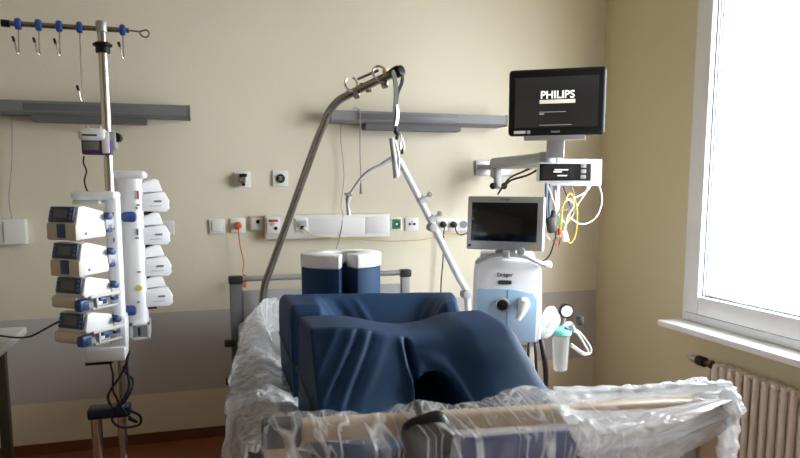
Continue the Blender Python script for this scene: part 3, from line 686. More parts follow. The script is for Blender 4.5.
# base
MB().box((BX0 + .2, BF + .3, .22), (BX1 - .2, BH - .3, .30), .01).build('base_frame', 'midgrey', BED)
for y in (BF + .5, BH - .5): MB().box((.5, y - .05, .29), (.8, y + .05, .51), .01).build('lift_column', 'midgrey', BED)
for x in (BX0 + .15, BX1 - .15):
    for y in (BF + .35, BH - .35):
        b = MB().cyl((x, y - .0, .075), (x + .035, y, .075), .075, n=24, bev=.006); b.box((x - .015, y - .02, .08), (x + .045, y + .02, .25), .006)
        b.build('caster', 'rubber', BED)
# footboard
FT = Matrix.Translation((.1, BF, .95)) @ Matrix.Rotation(R(-4.5), 4, 'Z') @ Matrix.Rotation(R(1.0), 4, 'Y') @ Matrix.Translation((-.1, -BF, -.95))
def ft(mb): mb.bm.transform(FT); return mb
fz = at(262, 424.5, Y=BF).z
fx0, fx1 = at(261, 430, Y=BF).x, BX1 - .02
cw = at(301, 430, Y=BF).x
fzr = fz - .002
FR = ft(MB().box((cw - .005, BF, fz - .046), (fx1 - .07, BF + .045, fz - .003), .012, 3)).build('foot_rail', 'wood', BED)
ft(MB().box((fx0, BF - .006, fz - .052), (cw, BF + .05, fz), .010, 3)).build('corner_cap', 'dkgrey', FR)
ft(MB().box((fx1 - .075, BF - .006, fz - .052), (fx1, BF + .05, fz), .010, 3)).build('corner_cap', 'dkgrey', FR)
ft(MB().box((fx0 + .006, BF, .30), (cw - .006, BF + .04, fz - .05), .006)).build('foot_post', 'wood', BED)
ft(MB().box((fx1 - .07, BF, .30), (fx1 - .006, BF + .04, fz - .05), .006)).build('foot_post', 'wood', BED)
ft(MB().box((cw, BF + .01, .35), (fx1 - .07, BF + .03, fz - .105), .004)).build('foot_panel', 'mattress', BED)
bp0 = at(432, 434, Y=BF - .05); bp1 = at(583, 426, Y=BF - .07)
ft(MB().box((bp0.x - .004, BF - .03, .62), (bp1.x + .004, BF + .008, bp0.z + .004), .014, 4)).build('panel_border', 'device', BED)
ft(MB().box((bp0.x + .003, BF - .036, .63), (bp1.x - .003, BF - .026, bp0.z - .003), .004, 3)).build('blue_panel', 'blued', BED)
# handset and strap on the foot rail
hp = at(419, 429, Y=BF - .02)
hs = thing('bed_handset', 'dark rounded handset hooked over the foot rail under the film', 'handset', (hp.x, BF - .02, hp.z - .05))
MB().cbox((hp.x - .004, BF - .085, hp.z + .006), (.100, .055, .098), .030, 5, rot=Matrix.Rotation(R(-14), 4, 'Y')).build('handset_body', 'black', hs)
MB().cbox((hp.x + .035, BF - .095, hp.z + .004), (.05, .05, .045), .012, 3, rot=Matrix.Rotation(R(35), 4, 'Y')).build('grip', 'black', hs)
MB().tube(curve([(hp.x - .01, BF - .06, hp.z + .035), (hp.x, BF - .01, hp.z + .046), (hp.x + .004, BF + .035, hp.z + .030)]), .009, 10).build('hook', 'black', hs)
MB().tube(curve([(hp.x - .02, BF - .035, hp.z - .03), (hp.x - .05, BF - .04, hp.z - .05), (hp.x - .07, BF - .035, hp.z - .10), (hp.x - .07, BF - .02, hp.z - .2)]), .010, 8).build('cord', 'rubber', hs)

# ------------------------------------------------------------------ positioning cushions
def fold(u, v, u0, v0, u1, v1, w_, a):
    du, dv_ = u1 - u0, v1 - v0; L2 = du * du + dv_ * dv_; t = ((u - u0) * du + (v - v0) * dv_) / L2
    d = ((u - u0) * dv_ - (v - v0) * du) / math.sqrt(L2)
    e = sstep(-.12, .15, t) * (1 - sstep(.75, 1.12, t))
    return a * gauss(d, w_) * e
# front cushion: v 0 (back top) .. 1 (front bottom)
FX0, FX1 = .259, .862
def crom(tab, t):                                     # smooth curve through (t, value) pairs
    n = len(tab)
    if t <= tab[0][0]: return tab[0][1]
    if t >= tab[-1][0]: return tab[-1][1]
    for i in range(n - 1):
        if t <= tab[i + 1][0]: break
    (t0, a), (t1, b) = tab[i], tab[i + 1]; h = t1 - t0
    sec = lambda k: (tab[k + 1][1] - tab[k][1]) / (tab[k + 1][0] - tab[k][0])
    def slope(k):
        if k <= 0 or k >= n - 1: return sec(0) if k <= 0 else sec(n - 2)
        p, q = sec(k - 1), sec(k)
        return 0 if p * q <= 0 else 2 * p * q / (p + q)
    m0, m1 = slope(i), slope(i + 1); x = (t - t0) / h
    return a * (2 * x ** 3 - 3 * x * x + 1) + h * m0 * (x ** 3 - 2 * x * x + x) + b * (3 * x * x - 2 * x ** 3) + h * m1 * (x ** 3 - x * x)
def front_top(u, v):
    x = FX0 + (FX1 - FX0) * u
    Y = crom([(0, 1.87), (.10, 1.84), (.30, 1.66), (.40, 1.625), (.62, 1.56), (.80, 1.47), (1, 1.41)], v)
    zr = crom([(0, 1.085), (.10, 1.086), (.22, 1.080), (.40, 1.056), (.50, 1.048), (.60, 1.052), (.76, 1.073), (.9, 1.074), (1, 1.050)], u)
    # at the left the upper front edge is crisp, at the right it is soft
    zl = crom([(0, -.10), (.04, -.02), (.10, 0), (.30, .004), (.36, -.03), (.62, -.155), (.80, -.225), (1, -.31)], v)
    zr2 = crom([(0, -.10), (.04, -.02), (.10, 0), (.24, -.004), (.38, -.040), (.62, -.125), (.80, -.20), (1, -.31)], v)
    z = zr + zl + (zr2 - zl) * sstep(.25, .7, u)
    ed = min(u, 1 - u); r = .03 if u < .5 else .06
    k = max(0, 1 - ed / r); z -= (.012 if u < .5 else .03) * k * k; x += (.010 if u < .5 else -.004) * k * k * k * (1 if u < .5 else 1)
    x += .04 * sstep(.7, 1, u) * sstep(.3, .8, v)
    lobe = gauss(u - .22, .2) * .6 + gauss(u - .80, .2)
    Y -= .03 * lobe * math.sin(PI * min(1, max(0, v - .25) * 1.3)) + .035 * sstep(.55, .85, v)
    s = u - (.425 + .03 * v)
    e = sstep(.26, .38, v) * (1 - sstep(.55, .68, v))
    Y += .030 * gauss(s, .012) * e - .010 * gauss(s + .025, .014) * e
    hx = (u - .515) / .125; hv = (1.02 - v) / .52
    q = abs(hx) ** 2.4 + abs(hv) ** 2.2
    Y += .30 * (1 - sstep(.72, 1.12, q)) - .012 * gauss(q - 1.35, .25)
    for a in ((.03, .62, .22, .26, .012, .0055), (.045, .64, .245, .27, .007, -.0075), (.08, .68, .28, .27, .012, .006), (.10, .70, .305, .275, .007, -.0065), (.02, .50, .15, .26, .014, .005), (.14, .72, .35, .30, .02, .004)):
        Y -= fold(u, v, *a)
    for a in ((.62, .62, .95, .45, .06, .008), (.50, .40, .70, .30, .05, .006)):
        Y -= fold(u, v, *a)
    Y += .004 * noise.noise(Vector((u * 5, v * 5, 2)))
    return Vector((x, Y, z))
def front_bot(u, v):
    return Vector((FX0 + .004 + (FX1 + .03 - FX0) * u, 1.86 + (1.40 - 1.86) * v, MZ + .002))
CU1 = thing('positioning_cushion', 'large navy double lobed cushion nearest the foot of the bed', 'cushion', (.58, 1.68, MZ), 0, 'navy positioning cushions')
MB().solid(front_top, front_bot, 110, 80).build('cover', 'navy', CU1, smooth=50)
pts = [front_top(0, v / 20) * 1 + Vector((-.003, 0, -.02)) for v in range(2, 8)]
MB().tube(curve([(FX0 + .001, 1.86, .935), (FX0 + .000, 1.76, .925), (FX0 + .002, 1.64, .905), (FX0 + .004, 1.60, .89)]), .003, 8).build('zip', 'rubber', CU1)
# back cushion
GX0, GX1 = .268, .915
def back_top(u, v):
    x = GX0 + (GX1 - GX0 - .085 * sstep(.05, .45, v)) * u
    Y = crom([(0, 2.32), (.08, 2.29), (.40, 2.05), (.46, 2.02), (1, 1.99)], v)
    zr = 1.078 - .022 * u
    z = crom([(0, zr - .08), (.04, zr - .012), (.08, zr), (.38, zr + .004), (.43, zr - .012), (.5, zr - .05), (1, .775)], v)
    ed = min(u, 1 - u); k = max(0, 1 - ed / .03); z -= .02 * k * k
    w_ = sstep(.14, .26, u) * (1 - sstep(.66, .92, u))
    w_ = sstep(.16, .30, u) * (1 - sstep(.74, .93, u))
    z -= .125 * w_ * sstep(.06, .40, v) * (1 - .7 * sstep(.6, 1, v)); Y += .05 * w_ * sstep(.35, .6, v)
    for a in ((.22, .22, .55, .60, .02, .010), (.30, .18, .58, .50, .02, -.010), (.60, .55, .86, .18, .025, .012), (.66, .65, .90, .30, .02, -.010), (.40, .15, .56, .42, .018, .006)):
        z += fold(u, v, *a) ; Y -= fold(u, v, *a) * .6
    z += .004 * noise.noise(Vector((u * 5, v * 5, 7)))
    return Vector((x, Y, z))
CU2 = thing('positioning_cushion', 'navy block cushion with scooped top behind the front cushion', 'cushion', (.58, 2.15, MZ), 0, 'navy positioning cushions')
MB().solid(back_top, lambda u, v: Vector((GX0 + .005 + (GX1 - GX0 - .01 - .08 * v) * u, 2.31 + (2.0 - 2.31) * v, MZ + .002)), 90, 60).build('cover', 'navy', CU2, smooth=50)
MB().tube(curve([(GX0 - .001, 2.31, .94), (GX0 - .002, 2.15, .925), (GX0 + .001, 2.02, .91), (GX0 + .015, 1.992, .90)]), .003, 8).build('zip', 'rubber', CU2)
# horseshoe cushion
hc = at(341, 254, Y=2.62)
HS = thing('horseshoe_cushion', 'upright navy horseshoe head cushion with white foam top', 'cushion', (hc.x, 2.62, MZ))
def shoe(r0, r1, z0, z1, gap, n=56, bev=.02):
    t = bmesh.new(); out = []; inn = []
    a0 = -PI / 2 + gap; a1 = 1.5 * PI - gap
    P = [(r1 * 1.10 * math.cos(a0 + (a1 - a0) * k / n), r1 * .95 * math.sin(a0 + (a1 - a0) * k / n)) for k in range(n + 1)]
    # rounded lobe ends + inner arc
    Q = [(r0 * 1.1 * math.cos(a0 + (a1 - a0) * k / n), r0 * .95 * math.sin(a0 + (a1 - a0) * k / n)) for k in range(n + 1)]
    def cap(p, q, sgn):
        c = ((p[0] + q[0]) / 2, (p[1] + q[1]) / 2); r = math.hypot(p[0] - q[0], p[1] - q[1]) / 2; a = math.atan2(p[1] - c[1], p[0] - c[0])
        ux, uy = math.cos(a), math.sin(a); tx, ty = -sgn * uy, sgn * ux
        se = lambda w: math.copysign(abs(w) ** .6, w)
        return [(c[0] + r * (ux * se(math.cos(PI * k / 12)) + .30 * tx * se(math.sin(PI * k / 12))), c[1] + r * (uy * se(math.cos(PI * k / 12)) + .30 * ty * se(math.sin(PI * k / 12)))) for k in range(1, 12)]
    poly = P + [(x, y) for x, y in cap(P[-1], Q[-1], 1)] + Q[::-1] + [(x, y) for x, y in cap(Q[0], P[0], 1)]
    return poly
def shoe_mb(z0, z1, grow, bev):
    poly = shoe(.058 - grow, .147 + grow, z0, z1, R(15))
    m = Matrix(((1, 0, 0, hc.x), (0, 0, 1, 2.62), (0, 1, 0, z0), (0, 0, 0, 1)))
    return MB().prism(poly, z1 - z0, m, bev)
zt_ = hc.z
shoe_mb(MZ + .002, zt_ - .045, -.003, .005).build('blue_cover', 'navy', HS, smooth=50)
shoe_mb(zt_ - .045, zt_ + .008, .0, .007).build('foam_top', 'foam', HS, smooth=50)

# ------------------------------------------------------------------ lifting pole
LP = thing('lifting_pole', 'bent steel lifting pole rising from the head of the bed', 'lifting pole', at(264, 300, Y=3.42))
pp = [at(262, 330, Y=3.44), at(263, 300, Y=3.44), at(265, 284, Y=3.43), at(270, 270, Y=3.41), at(290, 215, Y=3.33), at(316, 143, Y=3.22), at(324, 124, Y=3.19), at(329, 112, Y=3.17), at(337, 102, Y=3.13), at(348, 95, Y=3.08), at(362, 88, Y=3.0), at(380, 79.5, Y=2.9), at(398, 71.5, Y=2.8)]
MB().tube(curve(pp, 6), .0185, 16).build('pole', 'steel', LP)
MB().cyl(at(262, 326, Y=3.44), at(263, 303, Y=3.44), .026).build('socket', 'alu', LP)
e = at(386, 77, Y=2.86)
for x, y, Y_ in ((351, 84, 3.03), (379, 73, 2.89)):
    c = at(x, y, Y=Y_); mb = MB()
    rp = [c + Vector((.028 * math.cos(a), .012 * math.sin(a) * .5, .030 * math.sin(a))) for a in [2 * PI * k / 22 * (.85 if x == 351 else 1) + 2.2 for k in range(23)]]
    mb.tube(rp, .0052, 8).build('ring', 'chrome', LP)
    q = c + Vector((.02, 0, -.045)); MB().cyl(q + Vector((-.008, 0, 0)), q + Vector((.014, 0, .006)), .024, n=20, bev=.003).build('stop_collar', 'steel', LP)
MB().tube([at(358, 79, Y=2.99), at(378, 70.5, Y=2.89)], .006, 10).build('slide_bar', 'steel', LP)
MB().cyl(at(366, 91, Y=2.98), at(371, 90, Y=2.98), .009).cyl(at(361, 83, Y=2.99), at(362, 91, Y=2.99), .007).build('lock_pin', 'steel', LP)
MB().cyl(at(385, 74, Y=2.87), at(388, 73, Y=2.86), .024).build('yellow_band', 'yellow', LP)
MB().cyl(at(396, 73, Y=2.81), at(402, 70, Y=2.78), .023, bev=.004).build('end_cap', 'black', LP)
# strap with handle
SY = 2.80
SP = thing('lifting_strap', 'grey webbing strap with black hook hanging from the lifting pole', 'strap', at(397, 178, Y=SY))
def ribbon(pts, wd, th, side=Vector((1, 0, 0)), n=6):
    P = curve(pts, n); mb = MB(); t = bmesh.new(); prev = None
    for i, p in enumerate(P):
        w_ = wd(i / (len(P) - 1)) if callable(wd) else wd
        d = (P[min(i + 1, len(P) - 1)] - P[max(i - 1, 0)]).normalized(); s = (side - d * side.dot(d)).normalized(); nn = s.cross(d)
        q = [t.verts.new(p + s * a * w_ / 2 + nn * b * th / 2) for a, b in ((-1, -1), (1, -1), (1, 1), (-1, 1))]
        if prev:
            for k in range(4): t.faces.new((prev[k], prev[(k + 1) % 4], q[(k + 1) % 4], q[k]))
        else: t.faces.new(q[::-1])
        prev = q
    t.faces.new(prev); mb._merge(t); return mb
ribbon([at(388, 74, Y=SY - .03), at(392, 71, Y=SY - .04), at(395, 80, Y=SY - .03), at(396, 95, Y=SY - .02), at(395, 115, Y=SY - .02), at(396, 127, Y=SY - .02)], .022, .004, Vector((.9, .4, 0))).build('strap_front', 'velcro', SP)
ribbon([at(390, 71, Y=SY), at(398, 67, Y=SY), at(402, 72, Y=SY), at(402, 82, Y=SY), at(398, 92, Y=SY), at(396.5, 100, Y=SY - .01)], .030, .004, Vector((.6, .8, 0))).build('strap_loop', 'black', SP)
ribbon([at(397, 105, Y=SY - .02), at(398, 115, Y=SY - .024), at(396, 126, Y=SY - .024)], .014, .002, Vector((.9, .4, 0))).build('steel_tab', 'steel', SP)
MB().tube(curve([at(396, 125, Y=SY - .02), at(395.5, 131, Y=SY - .02), at(397.5, 135, Y=SY - .02), at(396, 140, Y=SY - .02)]), [.006] * 8 + [.009] * 8 + [.007] * 9, 10).build('swivel', 'black', SP)
MB().tube(curve([at(397, 130, Y=SY - .02), at(401, 136, Y=SY - .02), at(404, 146, Y=SY - .02), at(402, 152, Y=SY - .02), at(400, 147, Y=SY - .02), at(401, 140, Y=SY - .02)]), .0035, 8).build('carabiner', 'steel', SP)
MB().cyl(at(402.5, 149, Y=SY - .02), at(402, 154, Y=SY - .02), .006).build('hook_end', 'black', SP)
MB().tube([at(391.5, 138, Y=SY - .03), at(393, 150, Y=SY - .03), at(396.3, 178, Y=SY - .03)], [.011, .011, .0125], 12).build('grip_bar', 'ltgrey', SP)
MB().tube(curve([at(395, 140, Y=SY - .03), at(399, 158, Y=SY - .03), at(398, 177, Y=SY - .03)]), .004, 8).build('side_wire', 'steel', SP)

# articulated white holder arm
AY = 2.86
AR = thing('holder_arm', 'white jointed hose holder arm leaning over the bed', 'holder arm', at(467, 300, Y=AY))
MB().tube(curve([at(399, 160, Y=AY), at(421, 202, Y=AY), at(431, 221, Y=AY)], 4), .0145, 14).build('upper_tube', 'device', AR)
MB().tube(curve([at(431, 221, Y=AY), at(447, 254, Y=AY), at(459, 278, Y=AY), at(464, 286, Y=AY), at(467, 296, Y=AY), at(468, 312, Y=AY)], 5), .0160, 14).build('lower_tube', 'device', AR)
for x, y, r in ((431.5, 227, .020), (465.5, 294, .022)):
    c = at(x, y, Y=AY); MB().cyl(c + Vector((0, -.030, 0)), c + Vector((0, .02, 0)), r, n=24, bev=.004).build('joint', 'ltgrey', AR)
for x, y in ((421, 200), (431, 219)):
    c = at(x, y, Y=AY)
    MB().tube([c + Vector((-.012, 0, -.008)), c + Vector((.012, 0, .006))], .022, 14).build('clamp_ring', 'ltgrey', AR)
    MB().cyl(c + Vector((.012, -.01, .008)), c + Vector((.040, -.01, .024)), .006).cyl(c + Vector((.036, -.022, .024)), c + Vector((.042, .004, .026)), .012, bev=.003).build('clamp_knob', 'ltgrey', AR)
MB().tube([at(399.5, 160, Y=AY), at(391, 159, Y=AY), at(381, 165, Y=AY)], [.012, .012, .008], 12).build('gooseneck_socket', 'ltgrey', AR)
MB().tube(curve([at(381, 165, Y=AY), at(370, 170, Y=AY), at(361, 178, Y=AY), at(354, 188, Y=AY), at(349, 195, Y=AY)]), .0058, 10).build('gooseneck', 'alu', AR)
hd = MB().tube([at(350, 193, Y=AY), at(348, 199, Y=AY), at(347.5, 206, Y=AY), at(348.5, 215, Y=AY)], [.011, .012, .006, .007], 10).build('hose_clip', 'ltgrey', AR)
MB().cyl(at(344, 193.5, Y=AY - .01), at(352, 195.5, Y=AY - .01), .004).build('clip_screw', 'chrome', hd)
MB().cyl(at(348, 209, Y=AY), at(349, 215, Y=AY), .0085).build('clip_end', 'alu', hd)

# ------------------------------------------------------------------ ventilator
VY = 2.95; VA = R(-24)
vc = at(509.5, 345, Y=VY)
VT = thing('ventilator', 'white intensive care ventilator with pale blue front and tilted screen', 'ventilator', (vc.x, VY + .05, 0), VA)
zs = lambda y: at(511, y, Y=VY - .12).z
S = .160  # half width
def vp(name, mb, m, par=None, smooth=40): return mb.build(name, m, par or VT, world=False, smooth=smooth)
zb, zt2 = zs(347), zs(265)
vp('body', MB().prism([(-S, zb), (S, zb), (S + .006, zb + .12), (S, zt2 - .03), (S - .012, zt2 - .004), (S - .05, zt2 + .018), (-S + .05, zt2 + .018), (-S + .012, zt2 - .004), (-S, zt2 - .03), (-S - .004, zb + .12)], .30, Matrix.Translation((0, -.14, 0)), .012), 'device')
vp('lower_body', MB().box((-S + .02, -.12, zb - .14), (S - .02, .15, zb), .01), 'beige')
# pale blue cover
f = -.142
vp('front_cover', MB().prism([(-S + .02, zb + .02), (S - .022, zb + .02), (S - .018, zs(300)), (S - .04, zs(294)), (.02, zs(290)), (-S + .02, zs(290))], .012, Matrix.Translation((0, f - .010, 0)), .005), 'ventblue')
vp('cover_seam', MB().box((-.001, f - .012, zb + .02), (.003, f - .008, zs(291)), 0), 'bluel')
zk = zs(306)
kn = vp('port_ring', MB().lathe([(.036, 0), (.036, .012), (.028, .014), (.024, .004)], (-.022, f - .010, zk), mtx=Matrix.Rotation(PI / 2, 4, 'X')), 'ltgrey')
vp('port', MB().cyl((-.022, f - .008, zk), (-.022, f - .026, zk), .024, bev=.003), 'black', kn)
vp('white_connector', MB().tube([(.078, f - .01, zs(303)), (.078, f - .05, zs(304)), (.066, f - .062, zs(311)), (.048, f - .066, zs(318))], [.027, .026, .020, .013], 18), 'white')
vp('badge', MB().cbox((-.012, f - .002, zs(283.5)), (.066, .008, .018), .007, 3), 'dkgrey')
text('Dräger', .026, 'maker_lettering', 'logo', VT, Matrix.Translation((-.012, f - .0015, zs(276))) @ UPRIGHT, bold=.0002)
# top handle
vp('handle', MB().tube(curve([(-S + .015, -.13, zt2 + .005), (-S + .04, -.17, zt2 + .022), (-.06, -.185, zt2 + .046), (.06, -.185, zt2 + .046), (S - .03, -.17, zt2 + .018), (S + .02, -.13, zt2 - .004)]), .0105, 12), 'ltgrey')
vp('top_housing', MB().box((-.13, -.11, zt2 + .01), (.13, .08, zt2 + .05), .016, 3), 'device')
vp('screen_neck', MB().box((-.03, -.10, zt2 + .04), (.03, -.04, zt2 + .11), .006), 'ltgrey')
vp('side_rail', MB().box((S + .012, -.12, zt2 - .02), (S + .05, -.05, zt2 + .01), .008), 'device')
# trolley
vp('trolley_column', MB().box((-.10, -.07, .14), (.10, .10, zb - .13), .012), 'beige')
bs = vp('trolley_base', MB().box((-.24, -.22, .09), (.24, .25, .15), .02, 3), 'ltgrey')
for x in (-.2, .2):
    for y in (-.18, .21): vp('caster', MB().cyl((x - .016, y, .047), (x + .016, y, .047), .045, n=20, bev=.006).box((x - .008, y - .012, .05), (x + .008, y + .012, .1)), 'rubber', bs)
# ventilator screen
sc_l, sc_r = at(467, 222, Y=VY - .02), at(544, 224, Y=VY - .24)
mid = (sc_l + sc_r) / 2; wid = (sc_l - sc_r).length; ang = math.atan2(sc_r.y - sc_l.y, sc_r.x - sc_l.x)
loc = Matrix.Rotation(-VA, 4, 'Z') @ (Vector((mid.x, mid.y, 0)) - Vector((VT.location.x, VT.location.y, 0)))
zlo, zhi = at(505, 250, Y=mid.y).z, at(505, 196, Y=mid.y).z
SM = Matrix.Translation((loc.x, loc.y, (zlo + zhi) / 2)) @ Matrix.Rotation(ang - VA, 4, 'Z') @ Matrix.Rotation(R(-6), 4, 'X')
hh = zhi - zlo
def sp(name, mb, m, par=None): mb.bm.transform(SM); return mb.build(name, m, par or VT, world=False)
se = sp('screen_housing', MB().box((-wid / 2, 0, -hh / 2), (wid / 2, .045, hh / 2), .008), 'ltgrey')
sp('screen_bezel', MB().box((-wid / 2 + .004, -.003, -hh / 2 + .004), (wid / 2 - .004, .002, hh / 2 - .004), .002), 'alu')
sp('screen_glass', MB().box((-wid / 2 + .022, -.006, -hh / 2 + .040), (wid / 2 - .030, -.002, hh / 2 - .030), .002), 'screen')
text('Dräger', .016, 'bezel_lettering', 'logo', VT, SM @ Matrix.Translation((0, -.0035, hh / 2 - .015)) @ UPRIGHT)
sp('rotary_knob', MB().cyl((.085, -.002, -hh / 2 - .004), (.085, -.030, -hh / 2 - .004), .018, bev=.003), 'ltgrey')
sp('neck_knob', MB().cyl((.0, -.012, -hh / 2 - .018), (.03, -.012, -hh / 2 - .018), .018, bev=.003), 'ltgrey')
sp('yellow_key', MB().box((wid / 2 - .06, -.005, -hh / 2 + .012), (wid / 2 - .048, -.002, -hh / 2 + .026), .001), 'yel2')
sp('yellow_key', MB().box((wid / 2 - .04, -.005, -hh / 2 + .012), (wid / 2 - .028, -.002, -hh / 2 + .026), .001), 'yel2')
sp('keypad_mark', MB().box((-wid / 2 + .010, -.005, -hh / 2 + .012), (-wid / 2 + .024, -.002, -hh / 2 + .024), .001), 'dkgrey')
sp('screen_arm', MB().box((-.05, .04, -hh / 2 - .03), (.05, .10, .04), .01), 'ltgrey')

# black hoses under the ventilator
HY = VY - .12
for i, (x0_, x1_, x2_) in enumerate(((529, 529, 528), (535, 536, 537))):
    cable('breathing_hose', [at(x0_, 343, Y=HY - .03), at(x1_ - .5, 352, Y=HY - .05), at(x2_ - .5, 372, Y=HY - .05), at(x2_ + 3, 400, Y=HY)], .007, 'rubber', ['thin black hose hanging leftmost under the ventilator', 'thin black hose hanging second under the ventilator'][i], 'hose')
cable('breathing_hose', [at(541, 340, Y=HY - .03), at(543, 350, Y=HY - .06), at(545, 362, Y=HY - .07), at(546, 378, Y=HY - .05), at(545, 400, Y=HY)], .013, 'rubber', 'thick black ribbed hose hanging beside the suction jar', 'hose', seg=10)
# suction set
JY = VY - .05
jc = at(560.5, 350, Y=JY)
SJ = thing('suction_jar', 'clear suction jar with turquoise lid and blue clip', 'suction jar', (jc.x, JY, at(560, 370, Y=JY).z))
z0j, z1j = at(560, 370, Y=JY).z, at(560, 334, Y=JY).z
MB().lathe([(.030, z0j), (.036, z0j + .006), (.040, z0j + .10), (.044, z1j - .004), (.046, z1j)], (jc.x, JY, 0)).build('jar', 'jar', SJ)
MB().lathe([(.046, z1j - .004), (.052, z1j), (.053, z1j + .018), (.044, z1j + .03), (.03, z1j + .036)], (jc.x, JY, 0)).build('lid', 'turq', SJ)
MB().cbox((jc.x + .016, JY - .035, z1j + .030), (.035, .02, .014), .004, rot=Matrix.Rotation(R(20), 4, 'Y')).build('clip', 'blueh', SJ)
MB().tube(curve([(jc.x + .01, JY, z1j + .03), (jc.x + .03, JY - .01, z1j + .05), (jc.x + .055, JY, z1j + .045), (jc.x + .07, JY, z1j + .02)]), .012, 10).build('elbow', 'white', SJ)
MB().cbox(at(580, 320.5, Y=JY - .03), (.028, .03, .045), .006).build('regulator_knob', 'rubber', SJ)
MB().box((at(546, 330, Y=JY).x, JY - .01, z1j - .01), (jc.x - .04, JY + .03, z1j + .02), .004).build('bracket', 'white', SJ)
gc = at(566.5, 311, Y=JY)
GA = thing('pressure_gauge', 'round dial gauge with black rim above the suction jar', 'gauge', gc - Vector((0, 0, .05)), R(-15))
gm = Matrix.Rotation(PI / 2, 4, 'X')
MB().lathe([(.026, -.02), (.036, -.018), (.036, .004), (.030, .006)], gc, mtx=Matrix.Rotation(R(-15), 4, 'Z') @ gm).build('rim', 'black', GA)
MB().lathe([(.0285, .0045), (.0285, .0075)], gc, mtx=Matrix.Rotation(R(-15), 4, 'Z') @ gm).build('dial', 'white', GA)
gv = Matrix.Translation(gc) @ Matrix.Rotation(R(-15), 4, 'Z')
mb = MB().cbox((.003, -.009, -.003), (.024, .002, .002), 0, rot=None); mb.bm.transform(gv); mb.build('needle', 'black', GA)
MB().cyl(gc - Vector((0, -.005, .028)), gc - Vector((0, -.005, .06)), .007).build('stem', 'chrome', GA)
# suction tubing loops
for i, pts in enumerate((((574, 329), (580, 333), (587, 342), (591, 349), (589, 354), (582, 352), (575, 347), (571, 344)),
                         ((571, 346), (578, 351), (584, 355), (588, 352), (583, 342), (578, 334), (574, 331)))):
    cable('suction_tube', [at(x, y, Y=JY - .02 + .03 * i) for x, y in pts], .0055, 'white', ['clear white suction tube looping furthest right of the jar', 'white suction tube, inner loop beside the jar'][i], 'tube')
# film bag beside the ventilator
bgc = at(549, 322, Y=JY - .02)
def bag(u, v):
    a = 2 * PI * u; p = PI * v
    r = .055 * (1.0 + .4 * noise.noise(Vector((math.cos(a) * 1.3, math.sin(a) * 1.3, v * 3))))
    return bgc + Vector((r * math.sin(p) * math.cos(a) * .9 + .045 * (.5 - v), r * .7 * math.sin(p) * math.sin(a), .075 * math.cos(p) + .010 * noise.noise(Vector((u * 9, v * 9, 1)))))
solo(MB().grid(bag, 36, 24), 'plastic_bag', 'bag', 'crumpled clear bag hanging between ventilator and pressure gauge', 'plastic bag', smooth=180)

# ------------------------------------------------------------------ patient monitor on wall arm
AYm = 3.0
PMl, PMr = at(509, 100, Y=3.05), at(606, 100, Y=2.80)
mid = (PMl + PMr) / 2; wid = (PMr - PMl).length; ang = math.atan2(PMr.y - PMl.y, PMr.x - PMl.x)
zlo, zhi = at(557, 135.5, Y=mid.y).z, at(557, 68.5, Y=mid.y).z; hh = zhi - zlo
PM = thing('patient_monitor', 'black flat monitor with lit screen high beside the window', 'monitor', (mid.x, mid.y, zlo), ang)
def mp(name, mb, m, par=None): return mb.build(name, m, par or PM, world=False)
mp('housing', MB().box((-wid / 2, -.02, 0), (wid / 2, .035, hh), .018, 4), 'black')
mp('rear_cover', MB().box((-wid / 2 + .05, .03, .03), (wid / 2 - .05, .07, hh - .04), .014, 3), 'black')
mp('screen', MB().box((-wid / 2 + .032, -.0225, .038), (wid / 2 - .034, -.0195, hh - .040), .001), 'screenon')
fy = -.0232
text('PHILIPS',   .050, 'screen_lettering', 'glowtext', PM, Matrix.Translation((0.005, fy, hh * .60)) @ UPRIGHT, bold=.0008, sx=1.0, depth=.0003)
mp('screen_bar', MB().box((-.078, fy - .001, hh * .475), (.088, fy + .0008, hh * .475 + .018), .0004), mat('lit_bar', (.4, .38, .3), .5, emit=(.45, .42, .33), estr=.55))
mp('screen_line', MB().box((-.078, fy - .001, hh * .345), (.045, fy + .0008, hh * .345 + .0025)), mat('dim_line', (.2, .2, .2), .5, emit=(.3, .3, .3), estr=.35))
mp('screen_line', MB().box((-.078, fy - .001, hh * .315), (-.055, fy + .0008, hh * .315 + .004)), mat('dim_line_b', (.2, .2, .2), .5, emit=(.4, .4, .4), estr=.4))
mp('screen_line', MB().box((-.075, fy - .001, .047), (.075, fy + .0008, .0495)), mat('dim_line_c', (.2, .2, .2), .5, emit=(.3, .3, .3), estr=.35))
text('PHILIPS', .013, 'bezel_lettering', 'logow', PM, Matrix.Translation((0, -.0208, .016)) @ UPRIGHT, bold=.0003)
mp('bezel_label', MB().box((-wid / 2 + .03, -.0215, .010), (-wid / 2 + .085, -.0195, .024)), 'white')
mp('power_light', MB().cyl((-wid / 2 + .10, -.0225, .017), (-wid / 2 + .10, -.019, .017), .009), 'ltgrey')
mp('under_strip', MB().box((-.15, -.015, -.022), (.14, .03, .001), .003), 'alu')
